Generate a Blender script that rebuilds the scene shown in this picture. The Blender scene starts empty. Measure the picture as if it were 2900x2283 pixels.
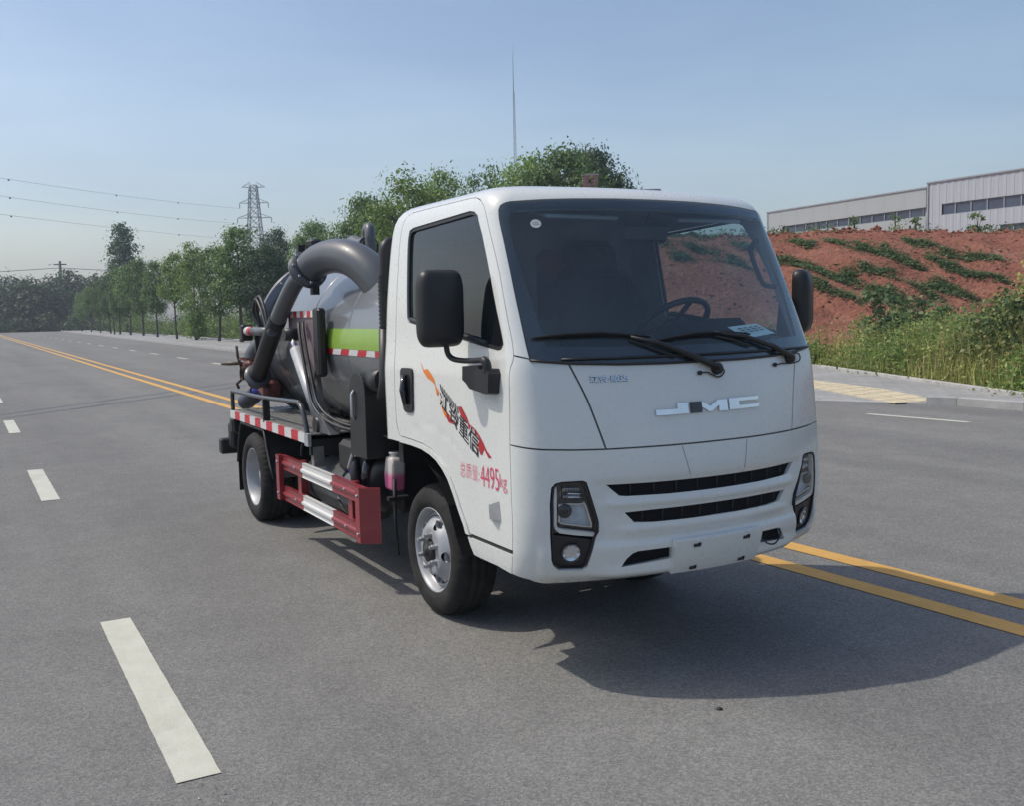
import bpy, bmesh, math, random
import numpy as np
from mathutils import Vector, Matrix, geometry
random.seed(7); RNG=np.random.default_rng(7)
sc=bpy.context.scene; COL=sc.collection
rad=math.radians
# ------------------------------------------------------------------ camera
YAW,PITCH,ROLL=2.63419706,-0.09291111,-0.02201852
CAM=Vector((4.64947,-2.79100,1.58179))
F=Vector((math.cos(YAW)*math.cos(PITCH),math.sin(YAW)*math.cos(PITCH),math.sin(PITCH)))
R0=Vector((math.sin(YAW),-math.cos(YAW),0)); U0=R0.cross(F)
Rv=R0*math.cos(ROLL)+U0*math.sin(ROLL); Uv=-R0*math.sin(ROLL)+U0*math.cos(ROLL)
cd=bpy.data.cameras.new('camera'); cam=bpy.data.objects.new('camera',cd); COL.objects.link(cam)
cd.sensor_width=36; cd.lens=2805.03/2900*36; cd.clip_start=.05; cd.clip_end=3000
cam.matrix_world=Matrix(((Rv.x,Uv.x,-F.x,CAM.x),(Rv.y,Uv.y,-F.y,CAM.y),(Rv.z,Uv.z,-F.z,CAM.z),(0,0,0,1)))
sc.camera=cam
# ------------------------------------------------------------------ sky and sun
SUN=Vector((-.43,-.58,1)).normalized()
EL=math.asin(SUN.z); AZ=math.atan2(SUN.x,SUN.y)
w=bpy.data.worlds.new('World'); sc.world=w; w.use_nodes=True
nt=w.node_tree; bg=nt.nodes['Background']
sky=nt.nodes.new('ShaderNodeTexSky'); sky.sky_type='NISHITA'; sky.sun_disc=False
sky.sun_elevation=EL; sky.sun_rotation=AZ; sky.altitude=0; sky.air_density=1.0; sky.dust_density=2.2; sky.ozone_density=1.6

# faint high cloud, uneven all round the sky
tc=nt.nodes.new('ShaderNodeTexCoord'); mpw=nt.nodes.new('ShaderNodeMapping'); mpw.inputs['Scale'].default_value=(1.1,1.1,4.5); nt.links.new(tc.outputs['Generated'],mpw.inputs[0])
nzw=nt.nodes.new('ShaderNodeTexNoise'); nzw.inputs['Scale'].default_value=1.7; nzw.inputs['Detail'].default_value=6; nzw.inputs['Roughness'].default_value=.55; nt.links.new(mpw.outputs[0],nzw.inputs['Vector'])
rpw=nt.nodes.new('ShaderNodeValToRGB'); rpw.color_ramp.elements[0].position=.38; rpw.color_ramp.elements[0].color=(.94,.94,.95,1); rpw.color_ramp.elements[1].position=.68; rpw.color_ramp.elements[1].color=(1.13,1.10,1.04,1); nt.links.new(nzw.outputs['Fac'],rpw.inputs[0])
mxw=nt.nodes.new('ShaderNodeMix'); mxw.data_type='RGBA'; mxw.blend_type='MULTIPLY'; mxw.inputs[0].default_value=1; nt.links.new(sky.outputs[0],mxw.inputs[6]); nt.links.new(rpw.outputs[0],mxw.inputs[7])
nt.links.new(mxw.outputs[2],bg.inputs[0]); bg.inputs[1].default_value=.148
sl=bpy.data.lights.new('sun','SUN'); sl.energy=2.55; sl.angle=rad(.6); sl.color=(1,.93,.82)
so=bpy.data.objects.new('sun',sl); COL.objects.link(so)
so.rotation_euler=(-SUN).to_track_quat('-Z','Y').to_euler()
sc.view_settings.view_transform='Standard'; sc.view_settings.look='None'
sc.view_settings.exposure=0.10; sc.view_settings.gamma=1
sc.view_settings.use_curve_mapping=False
sc.cycles.use_denoising=True
sc.cycles.max_bounces=10; sc.cycles.transparent_max_bounces=12; sc.cycles.caustics_reflective=False; sc.cycles.caustics_refractive=False
# ------------------------------------------------------------------ materials
class NT:
    def __init__(s,name):
        s.m=bpy.data.materials.new(name); s.m.use_nodes=True; s.t=s.m.node_tree
        s.b=s.t.nodes['Principled BSDF']; s.o=s.t.nodes['Material Output']
    def n(s,typ,**k):
        q=s.t.nodes.new('ShaderNode'+typ)
        for a,b in k.items():
            if a in q.inputs: q.inputs[a].default_value=b
            else: setattr(q,a,b)
        return q
    def l(s,a,b): s.t.links.new(a,b)
    def obj(s):
        c=s.n('TexCoord'); return c.outputs['Object']
    def noise(s,scale,detail=4,rough=.55,vec=None):
        q=s.n('TexNoise'); q.inputs['Scale'].default_value=scale; q.inputs['Detail'].default_value=detail; q.inputs['Roughness'].default_value=rough
        s.l(vec if vec is not None else s.obj(),q.inputs['Vector']); return q.outputs['Fac']
    def ramp(s,fac,stops):
        q=s.n('ValToRGB'); e=q.color_ramp.elements
        while len(e)<len(stops): e.new(.5)
        for i,(p,c) in enumerate(stops): e[i].position=p; e[i].color=(*c,1) if len(c)==3 else c
        s.l(fac,q.inputs[0]); return q.outputs[0]
    def mix(s,fac,a,b,mode='MIX'):
        q=s.n('Mix',data_type='RGBA',blend_type=mode)
        for v,i in ((fac,0),(a,6),(b,7)):
            if isinstance(v,(int,float)): q.inputs[i].default_value=v
            elif isinstance(v,tuple): q.inputs[i].default_value=(*v,1)
            else: s.l(v,q.inputs[i])
        return q.outputs[2]
    def bump(s,h,strength=.3,dist=.01):
        q=s.n('Bump'); q.inputs['Strength'].default_value=strength; q.inputs['Distance'].default_value=dist
        s.l(h,q.inputs['Height']); s.l(q.outputs[0],s.b.inputs['Normal'])
    def set(s,**k):
        for a,v in k.items():
            a=a.replace('_',' ')
            if isinstance(v,tuple): s.b.inputs[a].default_value=(*v,1) if len(v)==3 else v
            elif isinstance(v,(int,float)): s.b.inputs[a].default_value=v
            else: s.l(v,s.b.inputs[a])
MATS={}
def plain(name,col,rough=.5,metal=0,coat=0,var=.12,scale=6,spec=.5,dirt=0):
    a=NT(name); c=tuple(col)
    lo=tuple(x*(1-var) for x in c); hi=tuple(min(1,x*(1+var)) for x in c)
    k=a.ramp(a.noise(scale,5),[(.3,lo),(.7,hi)])
    a.set(Base_Color=k,Roughness=rough,Metallic=metal,Specular_IOR_Level=spec)
    if coat: a.set(Coat_Weight=coat,Coat_Roughness=.04)
    MATS[name]=a.m; return a.m
def mk_paint(name,col,rough=.32,coat=.6,var=.035):
    a=NT(name)
    big=a.noise(1.7,5,.6); fine=a.noise(40,3)
    lo=tuple(x*(1-var) for x in col); hi=tuple(x*(1+var) for x in col)
    c=a.ramp(big,[(.3,lo),(.7,hi)])
    a.set(Base_Color=c,Roughness=rough,Coat_Weight=coat,Coat_Roughness=.05)
    r=a.ramp(fine,[(.3,(rough-.02,)*3),(.7,(rough+.04,)*3)]); a.l(r,a.b.inputs['Roughness'])
    MATS[name]=a.m
mk_paint('white_paint',(.70,.715,.685),.28,.6); mk_paint('tank_paint',(.150,.158,.168),.30,.5,.10); mk_paint('pipe_paint',(.088,.095,.106),.40,.25,.06)
mk_paint('red_paint',(.25,.028,.036),.38,.4,.12); mk_paint('guard_white',(.66,.66,.64),.4,.3,.05)
plain('black_plastic',(.018,.018,.02),.45); plain('black_gloss',(.012,.013,.018),.12,coat=.5); plain('matt_black',(.012,.012,.014),.85,spec=.2)
plain('chassis_black',(.02,.02,.022),.55,var=.3); plain('cloth_grey',(.035,.037,.042),.95,var=.2,scale=20); plain('lining',(.34,.36,.38),.85); plain('rail_paint',(.04,.044,.052),.35,coat=.3,var=.05); plain('fuel_grey',(.085,.088,.09),.4,var=.15); plain('trim_grey',(.032,.036,.045),.75); plain('pillar_trim',(.30,.32,.35),.7)
plain('chrome',(.72,.73,.75),.12,1,var=.03); plain('steel',(.40,.41,.43),.48,.35,var=.12,scale=14); plain('reflector_bright',(.50,.56,.63),.3,.25,var=.15,scale=30); plain('lamp_silver',(.75,.77,.8),.22,.9,var=.05); plain('white_plastic',(.62,.63,.62),.4)
plain('drl_white',(.80,.79,.74),.3); plain('tape_red',(.52,.025,.04),.35,var=.1,scale=40); plain('tape_white',(.62,.64,.63),.35,var=.08,scale=40); plain('lime',(.24,.40,.05),.4,coat=.4,var=.06)
plain('blue_hose',(.012,.03,.22),.45); plain('hose_dark',(.03,.035,.06),.5); plain('brown_valve',(.16,.055,.05),.55,var=.3,scale=25); plain('brass',(.10,.075,.055),.5,.4,var=.25)
plain('deck_plate',(.20,.20,.19),.5,.3,var=.2,scale=9); plain('mauve_plate',(.20,.15,.17),.45,var=.1); plain('paper',(.75,.88,.86),.6,var=.05); plain('print_dark',(.03,.03,.05),.5)
plain('decal_orange',(.75,.20,.02),.4,var=.1,scale=30); plain('decal_red',(.42,.02,.025),.4,var=.15,scale=30); plain('decal_black',(.012,.012,.02),.4); plain('letter_pink',(.70,.06,.15),.45); plain('amber',(.8,.35,.05),.3)
plain('concrete',(.40,.39,.37),.85,var=.15,scale=4); plain('kerb_stone',(.36,.36,.35),.85,var=.14,scale=5); plain('tactile_yellow',(.52,.45,.31),.8,var=.12,scale=8)
plain('galvanised',(.25,.27,.29),.5,.4,var=.15); plain('wire_grey',(.16,.18,.20),.6); plain('wood_pole',(.10,.09,.085),.9)
plain('window_dark',(.05,.065,.10),.3,var=.4,scale=.35); plain('roof_trim',(.30,.33,.36),.5); plain('roof_tile_dark',(.06,.06,.07),.8,var=.3)
def tyre_mat():
    a=NT('tyre'); n=a.noise(9,5); f=a.noise(90,2)
    c=a.ramp(n,[(.3,(.016,.016,.017)),(.75,(.042,.040,.038))]); a.set(Base_Color=c,Roughness=.82,Specular_IOR_Level=.3); a.bump(f,.15,.003); MATS['tyre']=a.m
tyre_mat()
def cool_mat():
    # translucent expansion bottle: pink coolant below its level, pale plastic above
    a=NT('coolant'); sep=a.n('SeparateXYZ'); a.l(a.obj(),sep.inputs[0])
    c=a.ramp(sep.outputs[2],[(.115,(.66,.17,.32)),(.150,(.62,.60,.56))])
    r=a.t.nodes[-1]
    a.set(Base_Color=c,Roughness=.35,Subsurface_Weight=.15); a.b.inputs['Subsurface Scale'].default_value=.03; MATS['coolant']=a.m
cool_mat()
def glass(name,tint,refl=1.0,rough=.0,film=0):
    a=NT(name); t=a.t; t.nodes.remove(a.b)
    tr=a.n('BsdfTransparent'); tr.inputs[0].default_value=(*tint,1)
    gl=a.n('BsdfGlossy'); gl.inputs['Roughness'].default_value=rough; gl.inputs[0].default_value=(refl,refl,refl,1)
    fr=a.n('Fresnel'); ge=a.n('NewGeometry'); mr=a.n('MapRange'); a.l(ge.outputs['Backfacing'],mr.inputs[0]); mr.inputs[3].default_value=1.52; mr.inputs[4].default_value=1/1.52; a.l(mr.outputs[0],fr.inputs[0])
    mx=a.n('MixShader'); a.l(fr.outputs[0],mx.inputs[0]); a.l(tr.outputs[0],mx.inputs[1]); a.l(gl.outputs[0],mx.inputs[2]); 
    if film:   # pale blue film: thin dust, plus sky reflection put into the colour
        df=a.n('BsdfDiffuse'); df.inputs[0].default_value=(.62,.78,.95,1); m2=a.n('MixShader'); nz_=a.ramp(a.noise(2.5,4),[(.3,(film*.8,)*3),(.7,(film*1.2,)*3)]); a.l(nz_,m2.inputs[0]); a.l(mx.outputs[0],m2.inputs[1]); a.l(df.outputs[0],m2.inputs[2]); mx=m2
    a.l(mx.outputs[0],a.o.inputs[0])
    MATS[name]=a.m
glass('windscreen_glass',(.74,.85,.88),film=.045); glass('door_glass',(.46,.56,.58),film=.008); glass('rear_glass',(.03,.04,.045)); glass('lens_glass',(.9,.92,.93)); 
def asphalt():
    a=NT('asphalt'); v=a.obj()
    big=a.noise(.35,6,.6,v); mid=a.noise(3.2,6,.65,v); ag=a.n('TexVoronoi'); ag.inputs['Scale'].default_value=125; a.l(v,ag.inputs['Vector']); f2=a.noise(260,3,.6,v)
    base=a.ramp(big,[(.3,(.180,.179,.174)),(.72,(.214,.212,.204))])
    # wheel tracks: bands along the road, and blotches of old oil and dust
    mp=a.n('Mapping'); mp.inputs['Scale'].default_value=(.035,.85,1); a.l(v,mp.inputs[0]); tr=a.noise(1.0,4,.5,mp.outputs[0])
    base=a.mix(.85,base,a.ramp(tr,[(.32,(.84,.84,.85)),(.62,(1.08,1.08,1.07))]),'MULTIPLY')
    st=a.noise(.9,5,.7,v); base=a.mix(.7,base,a.ramp(st,[(.26,(.70,.70,.72)),(.38,(1,1,1)),(.60,(1,1,1)),(.76,(1.12,1.09,1.02))]),'MULTIPLY')
    base=a.mix(.5,base,a.ramp(mid,[(.3,(.80,)*3),(.7,(1.14,)*3)]),'MULTIPLY')
    spk=a.ramp(ag.outputs['Color'],[(.1,(.60,.60,.61)),(.5,(.98,.98,.97)),(.93,(1.5,1.48,1.42))])
    base=a.mix(.76,base,spk,'MULTIPLY')
    base=a.mix(.6,base,a.ramp(f2,[(.3,(.68,)*3),(.7,(1.28,)*3)]),'MULTIPLY')
    a.set(Base_Color=base,Roughness=.88,Specular_IOR_Level=.3)
    h=a.n('Math',operation='ADD'); a.l(ag.outputs['Distance'],h.inputs[0]); a.l(f2,h.inputs[1]); a.bump(h.outputs[0],.45,.005)
    MATS['asphalt']=a.m
asphalt()
def roadpaint(name,c1,c2):
    a=NT(name); v=a.obj(); n=a.noise(7,6,.6,v); f=a.noise(160,3,.6,v)
    c=a.ramp(n,[(.25,c1),(.75,c2)]); c=a.mix(.75,c,a.ramp(a.noise(1.6,6,.7,v),[(.30,(.78,.78,.80)),(.48,(1,1,1))]),'MULTIPLY')
    c=a.mix(.5,c,a.ramp(f,[(.32,(.72,)*3),(.5,(1,)*3)]),'MULTIPLY')
    a.set(Base_Color=c,Roughness=.75); a.bump(f,.35,.003); MATS[name]=a.m
roadpaint('road_white',(.50,.50,.41),(.60,.60,.52)); roadpaint('road_yellow',(.60,.33,.075),(.68,.40,.11))
def soil(name,stops,scale,bs=.5,bd=.08):
    a=NT(name); v=a.obj(); n=a.noise(scale,8,.62,v); g=a.noise(scale*7,5,.6,v)
    c=a.ramp(n,stops); c=a.mix(.6,c,a.ramp(g,[(.3,(.68,)*3),(.7,(1.3,)*3)]),'MULTIPLY')
    a.set(Base_Color=c,Roughness=.95,Specular_IOR_Level=.15); a.bump(g,bs,bd); MATS[name]=a.m
soil('red_soil',[(.22,(.15,.064,.045)),(.40,(.245,.098,.066)),(.55,(.295,.125,.085)),(.72,(.335,.175,.125)),(.85,(.26,.165,.11))],.9,1.0,.12)
soil('verge_soil',[(.3,(.10,.085,.045)),(.6,(.12,.12,.05)),(.8,(.20,.15,.08))],.8)
soil('rough_ground',[(.3,(.075,.085,.03)),(.55,(.11,.11,.045)),(.8,(.17,.14,.075))],.12,.4,.2)
def pavers():
    a=NT('pavers'); v=a.obj(); b=a.n('TexBrick'); b.inputs['Scale'].default_value=1; b.inputs['Brick Width'].default_value=.3; b.inputs['Row Height'].default_value=.15; b.inputs['Mortar Size'].default_value=.006
    b.inputs['Color1'].default_value=(.30,.30,.295,1); b.inputs['Color2'].default_value=(.36,.355,.34,1); b.inputs['Mortar'].default_value=(.17,.17,.16,1); a.l(v,b.inputs['Vector'])
    c=a.mix(.7,b.outputs[0],a.ramp(a.noise(.6,6,.6,v),[(.3,(.75,)*3),(.7,(1.15,)*3)]),'MULTIPLY')
    a.set(Base_Color=c,Roughness=.88); a.bump(b.outputs['Fac'],-.3,.004); MATS['pavers']=a.m
pavers()
def leafmat(name,cols,trans=.4):
    a=NT(name); g=a.n('NewGeometry'); oi=a.n('ObjectInfo')
    c=a.ramp(g.outputs['Random Per Island'],[(0,cols[0]),(.45,cols[1]),(.8,cols[2]),(1,cols[3])])
    hs=a.n('HueSaturation'); m=a.n('MapRange'); a.l(oi.outputs['Random'],m.inputs[0]); m.inputs[3].default_value=.78; m.inputs[4].default_value=1.22
    a.l(m.outputs[0],hs.inputs['Value']); a.l(c,hs.inputs['Color'])
    a.set(Roughness=.55,Specular_IOR_Level=.35); a.l(hs.outputs[0],a.b.inputs['Base Color'])
    tr=a.n('BsdfTranslucent'); a.l(hs.outputs[0],tr.inputs[0]); mx=a.n('MixShader'); mx.inputs[0].default_value=trans
    a.l(a.b.outputs[0],mx.inputs[1]); a.l(tr.outputs[0],mx.inputs[2]); a.l(mx.outputs[0],a.o.inputs[0]); MATS[name]=a.m
leafmat('leaf_camphor',[(0.068,0.125,0.050),(0.125,0.215,0.073),(0.193,0.305,0.103),(0.338,0.450,0.158)])
leafmat('leaf_green',[(0.105,0.165,0.052),(0.179,0.269,0.074),(0.255,0.373,0.105),(0.389,0.463,0.165)],.4)
leafmat('leaf_light',[(0.100,0.169,0.049),(0.181,0.289,0.071),(0.260,0.400,0.100),(0.400,0.521,0.160)])
leafmat('leaf_far',[(.05,.085,.04),(.075,.125,.05),(.10,.16,.06),(.14,.19,.08)],.25)
leafmat('leaf_dark',[(0.043,0.083,0.052),(0.070,0.130,0.070),(0.100,0.169,0.079),(0.158,0.238,0.100)])
leafmat('leaf_vine',[(0.092,0.155,0.069),(0.144,0.230,0.098),(0.207,0.305,0.138),(0.310,0.391,0.207)])
leafmat('leaf_weed',[(0.255,0.284,0.099),(0.369,0.426,0.128),(0.539,0.568,0.170),(0.600,0.600,0.255)],.35)
leafmat('leaf_dry',[(0.358,0.253,0.126),(0.443,0.358,0.168),(0.358,0.379,0.126),(0.569,0.463,0.253)],.3)
leafmat('leaf_bush',[(0.064,0.120,0.043),(0.129,0.194,0.064),(0.237,0.281,0.098),(0.453,0.389,0.194)])
def bark():
    a=NT('bark'); v=a.obj(); n=a.noise(5,6,.7,v); c=a.ramp(n,[(.3,(.045,.042,.04)),(.7,(.11,.10,.09))]); a.set(Base_Color=c,Roughness=.95); a.bump(n,.5,.03); MATS['bark']=a.m
bark()
def brickmat():
    a=NT('brickwork'); v=a.obj(); b=a.n('TexBrick'); b.inputs['Scale'].default_value=1; b.inputs['Brick Width'].default_value=.24; b.inputs['Row Height'].default_value=.065; b.inputs['Mortar Size'].default_value=.008
    b.inputs['Color1'].default_value=(.27,.12,.10,1); b.inputs['Color2'].default_value=(.36,.19,.16,1); b.inputs['Mortar'].default_value=(.42,.38,.36,1)
    mp=a.n('Mapping'); mp.inputs['Rotation'].default_value=(rad(90),0,0); a.l(v,mp.inputs[0]); a.l(mp.outputs[0],b.inputs['Vector']); a.set(Base_Color=b.outputs[0],Roughness=.9); MATS['brickwork']=a.m
brickmat()
plain('cladding_light',(.42,.455,.49),.45,.0,var=.05,scale=.5); plain('cladding_plain',(.37,.405,.41),.5,var=.04,scale=.4)
# ------------------------------------------------------------------ mesh helpers
def tag(o,label=None,cat=None,group=None,kind=None):
    if label:o['label']=label
    if cat:o['category']=cat
    if group:o['group']=group
    if kind:o['kind']=kind
    return o
def empty(name,loc=(0,0,0),parent=None):
    o=bpy.data.objects.new(name,None); COL.objects.link(o); o.location=loc; o.empty_display_size=.2
    if parent:o.parent=parent
    return o
def link(name,me,mat=None,parent=None,loc=None):
    if mat and not me.materials: me.materials.append(MATS[mat])
    o=bpy.data.objects.new(name,me); COL.objects.link(o)
    if parent:o.parent=parent
    if loc:o.location=loc
    return o
def np_mesh(name,V,Fq):
    V=np.asarray(V,np.float32); Fq=np.asarray(Fq,np.int32); n=Fq.shape[1]
    me=bpy.data.meshes.new(name); me.vertices.add(len(V)); me.vertices.foreach_set('co',V.ravel())
    me.loops.add(Fq.size); me.loops.foreach_set('vertex_index',Fq.ravel())
    me.polygons.add(len(Fq)); me.polygons.foreach_set('loop_start',np.arange(0,Fq.size,n,dtype=np.int32)); me.polygons.foreach_set('loop_total',np.full(len(Fq),n,np.int32))
    me.update(calc_edges=True); me.validate(); return me
class MB:
    def __init__(s): s.v=[];s.f=[];s.sm=[]
    def add(s,V,Fs,smooth=False):
        k=len(s.v); s.v+=[tuple(p) for p in V]; s.f+=[tuple(i+k for i in q) for q in Fs]; s.sm+=[smooth]*len(Fs); return s
    def box(s,c,size,rot=None,bev=0):
        x,y,z=[q/2 for q in size]
        if bev:
            b=min(bev,x*.9,y*.9,z*.9); V=[];idx={}
            for sx in(-1,1):
                for sy in(-1,1):
                    for sz in(-1,1):
                        for ax in range(3):
                            p=[sx*(x-b),sy*(y-b),sz*(z-b)]; h=(x,y,z)[ax]; p[ax]=(sx,sy,sz)[ax]*h
                            idx[(sx,sy,sz,ax)]=len(V);V.append(p)
            bm=bmesh.new()
            for p in V: bm.verts.new(p)
            r=bmesh.ops.convex_hull(bm,input=bm.verts[:]); bmesh.ops.recalc_face_normals(bm,faces=bm.faces[:])
            bm.verts.ensure_lookup_table(); bm.verts.index_update()
            V=[v.co.copy() for v in bm.verts]; Fs=[[v.index for v in f.verts] for f in bm.faces]; bm.free()
        else:
            V=[Vector((a*x,b_*y,c_*z)) for a in(-1,1) for b_ in(-1,1) for c_ in(-1,1)]
            Fs=[(0,1,3,2),(4,6,7,5),(0,4,5,1),(2,3,7,6),(0,2,6,4),(1,5,7,3)]
        V=[Vector(p) for p in V]
        if rot is not None: V=[rot@p for p in V]
        c=Vector(c); return s.add([p+c for p in V],Fs)
    def tube(s,path,r,seg=12,cap=True,closed=False):
        P=[Vector(p) for p in path]; n=len(P); rs=r if isinstance(r,(list,tuple)) else [r]*n
        V=[];Fs=[]; up=None
        for i,p in enumerate(P):
            t=(P[(i+1)%n]-P[i-1]) if closed else (P[min(i+1,n-1)]-P[max(i-1,0)])
            t.normalize()
            if up is None:
                up=Vector((0,0,1)) if abs(t.z)<.9 else Vector((1,0,0))
            a=t.cross(up); 
            if a.length<1e-5: a=t.cross(Vector((0,1,0)))
            a.normalize(); up=a.cross(t).normalized()
            for j in range(seg):
                an=2*math.pi*j/seg; V.append(p+a*(rs[i]*math.cos(an))+up*(rs[i]*math.sin(an)))
        for i in range(n if closed else n-1):
            i2=(i+1)%n
            for j in range(seg):
                j2=(j+1)%seg; Fs.append((i*seg+j,i*seg+j2,i2*seg+j2,i2*seg+j))
        s.add(V,Fs,True)
        if cap and not closed:
            k=len(s.v)-len(V); s.f.append(tuple(k+j for j in range(seg))[::-1]); s.sm.append(False); s.f.append(tuple(k+(n-1)*seg+j for j in range(seg))); s.sm.append(False)
        return s
    def cyl(s,a,b,r,seg=16): return s.tube([a,b],r,seg)
    def lathe(s,prof,axis,o,seg=32,smooth=True,cap=False,mod=None):
        # prof: (along axis, radius); axis: 'x','y','z'
        V=[];Fs=[];n=len(prof)
        for j in range(seg):
            an=2*math.pi*j/seg; c,sn=math.cos(an),math.sin(an)
            for i,(h,r) in enumerate(prof):
                if mod: r=mod(i,j,r)
                p={'x':(h,r*c,r*sn),'y':(r*sn,h,r*c),'z':(r*c,r*sn,h)}[axis]; V.append(Vector(p)+Vector(o))
        for j in range(seg):
            j2=(j+1)%seg
            for i in range(n-1): Fs.append((j*n+i,j2*n+i,j2*n+i+1,j*n+i+1))
        return s.add(V,Fs,smooth)
    def prism(s,poly,d,T=None):
        # poly in local xy, extruded 0..d along z, T: 4x4
        n=len(poly); V=[Vector((x,y,0)) for x,y in poly]+[Vector((x,y,d)) for x,y in poly]
        if T is not None: V=[T@p for p in V]
        tri=geometry.tessellate_polygon([[Vector((x,y,0)) for x,y in poly]])
        Fs=[tuple(t) for t in tri]+[tuple(i+n for i in t[::-1]) for t in tri]+[(i,(i+1)%n,(i+1)%n+n,i+n) for i in range(n)]
        return s.add(V,Fs)
    def build(s,name,mat,parent=None,loc=None,fix=True):
        me=bpy.data.meshes.new(name); me.from_pydata([tuple(p) for p in s.v],[],s.f)
        me.polygons.foreach_set('use_smooth',s.sm)
        if fix:
            bm=bmesh.new(); bm.from_mesh(me); bmesh.ops.recalc_face_normals(bm,faces=bm.faces[:]); bm.to_mesh(me); bm.free()
        me.update(); return link(name,me,mat,parent,loc)
def rotz(a): return Matrix.Rotation(a,3,'Z')
def smooth_path(P,n=8):
    # Catmull-Rom through points
    P=[Vector(p) for p in P]; out=[]
    for i in range(len(P)-1):
        p0=P[max(i-1,0)];p1=P[i];p2=P[i+1];p3=P[min(i+2,len(P)-1)]
        for k in range(n):
            t=k/n; out.append(.5*((2*p1)+(p2-p0)*t+(2*p0-5*p1+4*p2-p3)*t*t+(3*p1-p0-3*p2+p3)*t**3))
    out.append(P[-1]); return out
# ------------------------------------------------------------------ the setting
def sm(t): t=min(max(t,0),1); return t*t*(3-2*t)
FH=Vector((math.cos(YAW),math.sin(YAW))); RH=Vector((math.sin(YAW),-math.cos(YAW)))
def uw(u,w,z=0):   # plan position from distance along / across the bank's axis
    p=Vector((CAM.x,CAM.y))+FH*u+RH*w; return Vector((p.x,p.y,z))
def flat(name,poly,z,mat,parent=None,kind='structure'):
    tri=geometry.tessellate_polygon([[Vector((x,y,0)) for x,y in poly]])
    me=bpy.data.meshes.new(name); V=[(x,y,z) for x,y in poly]; fs=[]
    for t in tri:
        a,b,c=[Vector(V[i]) for i in t]
        fs.append(tuple(t) if (b-a).cross(c-a).z>0 else tuple(t[::-1]))
    me.from_pydata(V,[],fs); o=link(name,me,mat,parent)
    if not parent: tag(o,kind=kind)
    return o
ground=flat('ground',[(-900,-900),(900,-900),(900,900),(-900,900)],-.30,'rough_ground')
KERB=[(-165,11.2),(-104,9.75),(-70,8.85),(-38.5,8.2),(-20,8.5),(-10,9.05),(-7,9.38),(-5.9,9.95),(-5.1,10.32),(-4.05,10.36),(-2,10.05),(2,9.2),(10,8.2),(60,8.0)]
BACK=[(-165,14.2),(-60,13.2),(-38,13.2),(-22,14.9),(-12.3,14.9),(-4.9,11.5),(-3.3,10.75),(-2,10.35),(2,9.5),(10,8.5),(60,8.3)]
def interp(L,x):
    for (a,b),(c,d) in zip(L,L[1:]):
        if a<=x<=c: return b+(d-b)*(x-a)/(c-a)
    return L[0][1] if x<L[0][0] else L[-1][1]
road=flat('road',[(-165,-16),(60,-16)]+KERB[::-1],0,'asphalt')
# painted lines
def dens(L,step):
    out=[]
    for (a,b),(c,d) in zip(L,L[1:]):
        n=max(1,int(math.hypot(c-a,d-b)/step))
        for i in range(n): out.append((a+(c-a)*i/n,b+(d-b)*i/n))
    out.append(L[-1]); return out
def strip(name,pts,width,mat,z=.004):
    V=[];Fs=[]
    full=math.hypot(pts[-1][0]-pts[0][0],pts[-1][1]-pts[0][1]); near=mat!='tyre_mark'
    if near: pts=dens(pts,.06 if full<5 else .12) if full<5 else dens([q for q in pts if q[0]<-25 or q[0]>12] and pts,.25)
    jt=.0022 if near else 0
    for i,(x,y) in enumerate(pts):
        a=Vector(pts[max(i-1,0)]);b=Vector(pts[min(i+1,len(pts)-1)]); n=Vector((-(b-a).y,(b-a).x)).normalized()*width/2
        j1,j2=1+random.gauss(0,jt*6),1+random.gauss(0,jt*6); V+=[(x-n.x*j1,y-n.y*j1,z),(x+n.x*j2,y+n.y*j2,z)]
    for i in range(len(pts)-1): Fs.append((2*i,2*i+2,2*i+3,2*i+1))
    me=bpy.data.meshes.new(name); me.from_pydata(V,[],Fs); return link(name,me,mat,road)
CL=[(60,2.0),(10,1.75),(2,1.57),(0,1.50),(-6,1.39),(-13,1.29),(-25,1.27),(-60,1.30),(-117,1.34),(-160,1.4)]
strip('centre_line',CL,.15,'road_yellow'); strip('centre_line',[(x,y+.395) for x,y in CL],.15,'road_yellow')
for k in range(-9,3):
    x=.21+6.13*k
    if x>-45: strip('lane_dash',[(x-1.04,-2.165+.004*k),(x+1.04,-2.165+.004*k)],.15,'road_white')
for k in range(0,13): strip('lane_dash',[(-30.8-6.4*k,4.94),(-28.8-6.4*k,4.94)],.15,'road_white')
for x in (-11.3,-17.7,-24.1): strip('lane_dash',[(x-2,4.94),(x,4.94)],.15,'road_white')
strip('lane_dash',[(-5.17,8.46),(-3.66,8.63)],.12,'road_white')
# spilt paint crumbs by the near dash
cr=MB()
for k in range(18):
    x=1.30+random.random()*.16; y=-2.20+random.random()*.16; r=.0015+random.random()*.004
    an=[random.random()*6.28 for _ in range(5)]; an.sort()
    cr.add([(x,y,.008)]+[(x+r*math.cos(t),y+r*math.sin(t),.003) for t in an],[(0,i+1,(i+1)%5+1) for i in range(5)])
cr.build('paint_crumb','road_white',road)['kind']='stuff'
# dark tyre marks across the far lane are worn into the asphalt: two thin polished strips
plain('tyre_mark',(.095,.095,.097),.6,var=.25,scale=1.3)
strip('tyre_mark',[(-11.5,-4.6),(-13.6,-2.2),(-16.5,1.0),(-19.5,4.2)],.16,'tyre_mark',.002); strip('tyre_mark',[(-12.1,-4.8),(-14.3,-2.2),(-17.5,1.0),(-20.6,4.0)],.12,'tyre_mark',.002)
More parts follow.
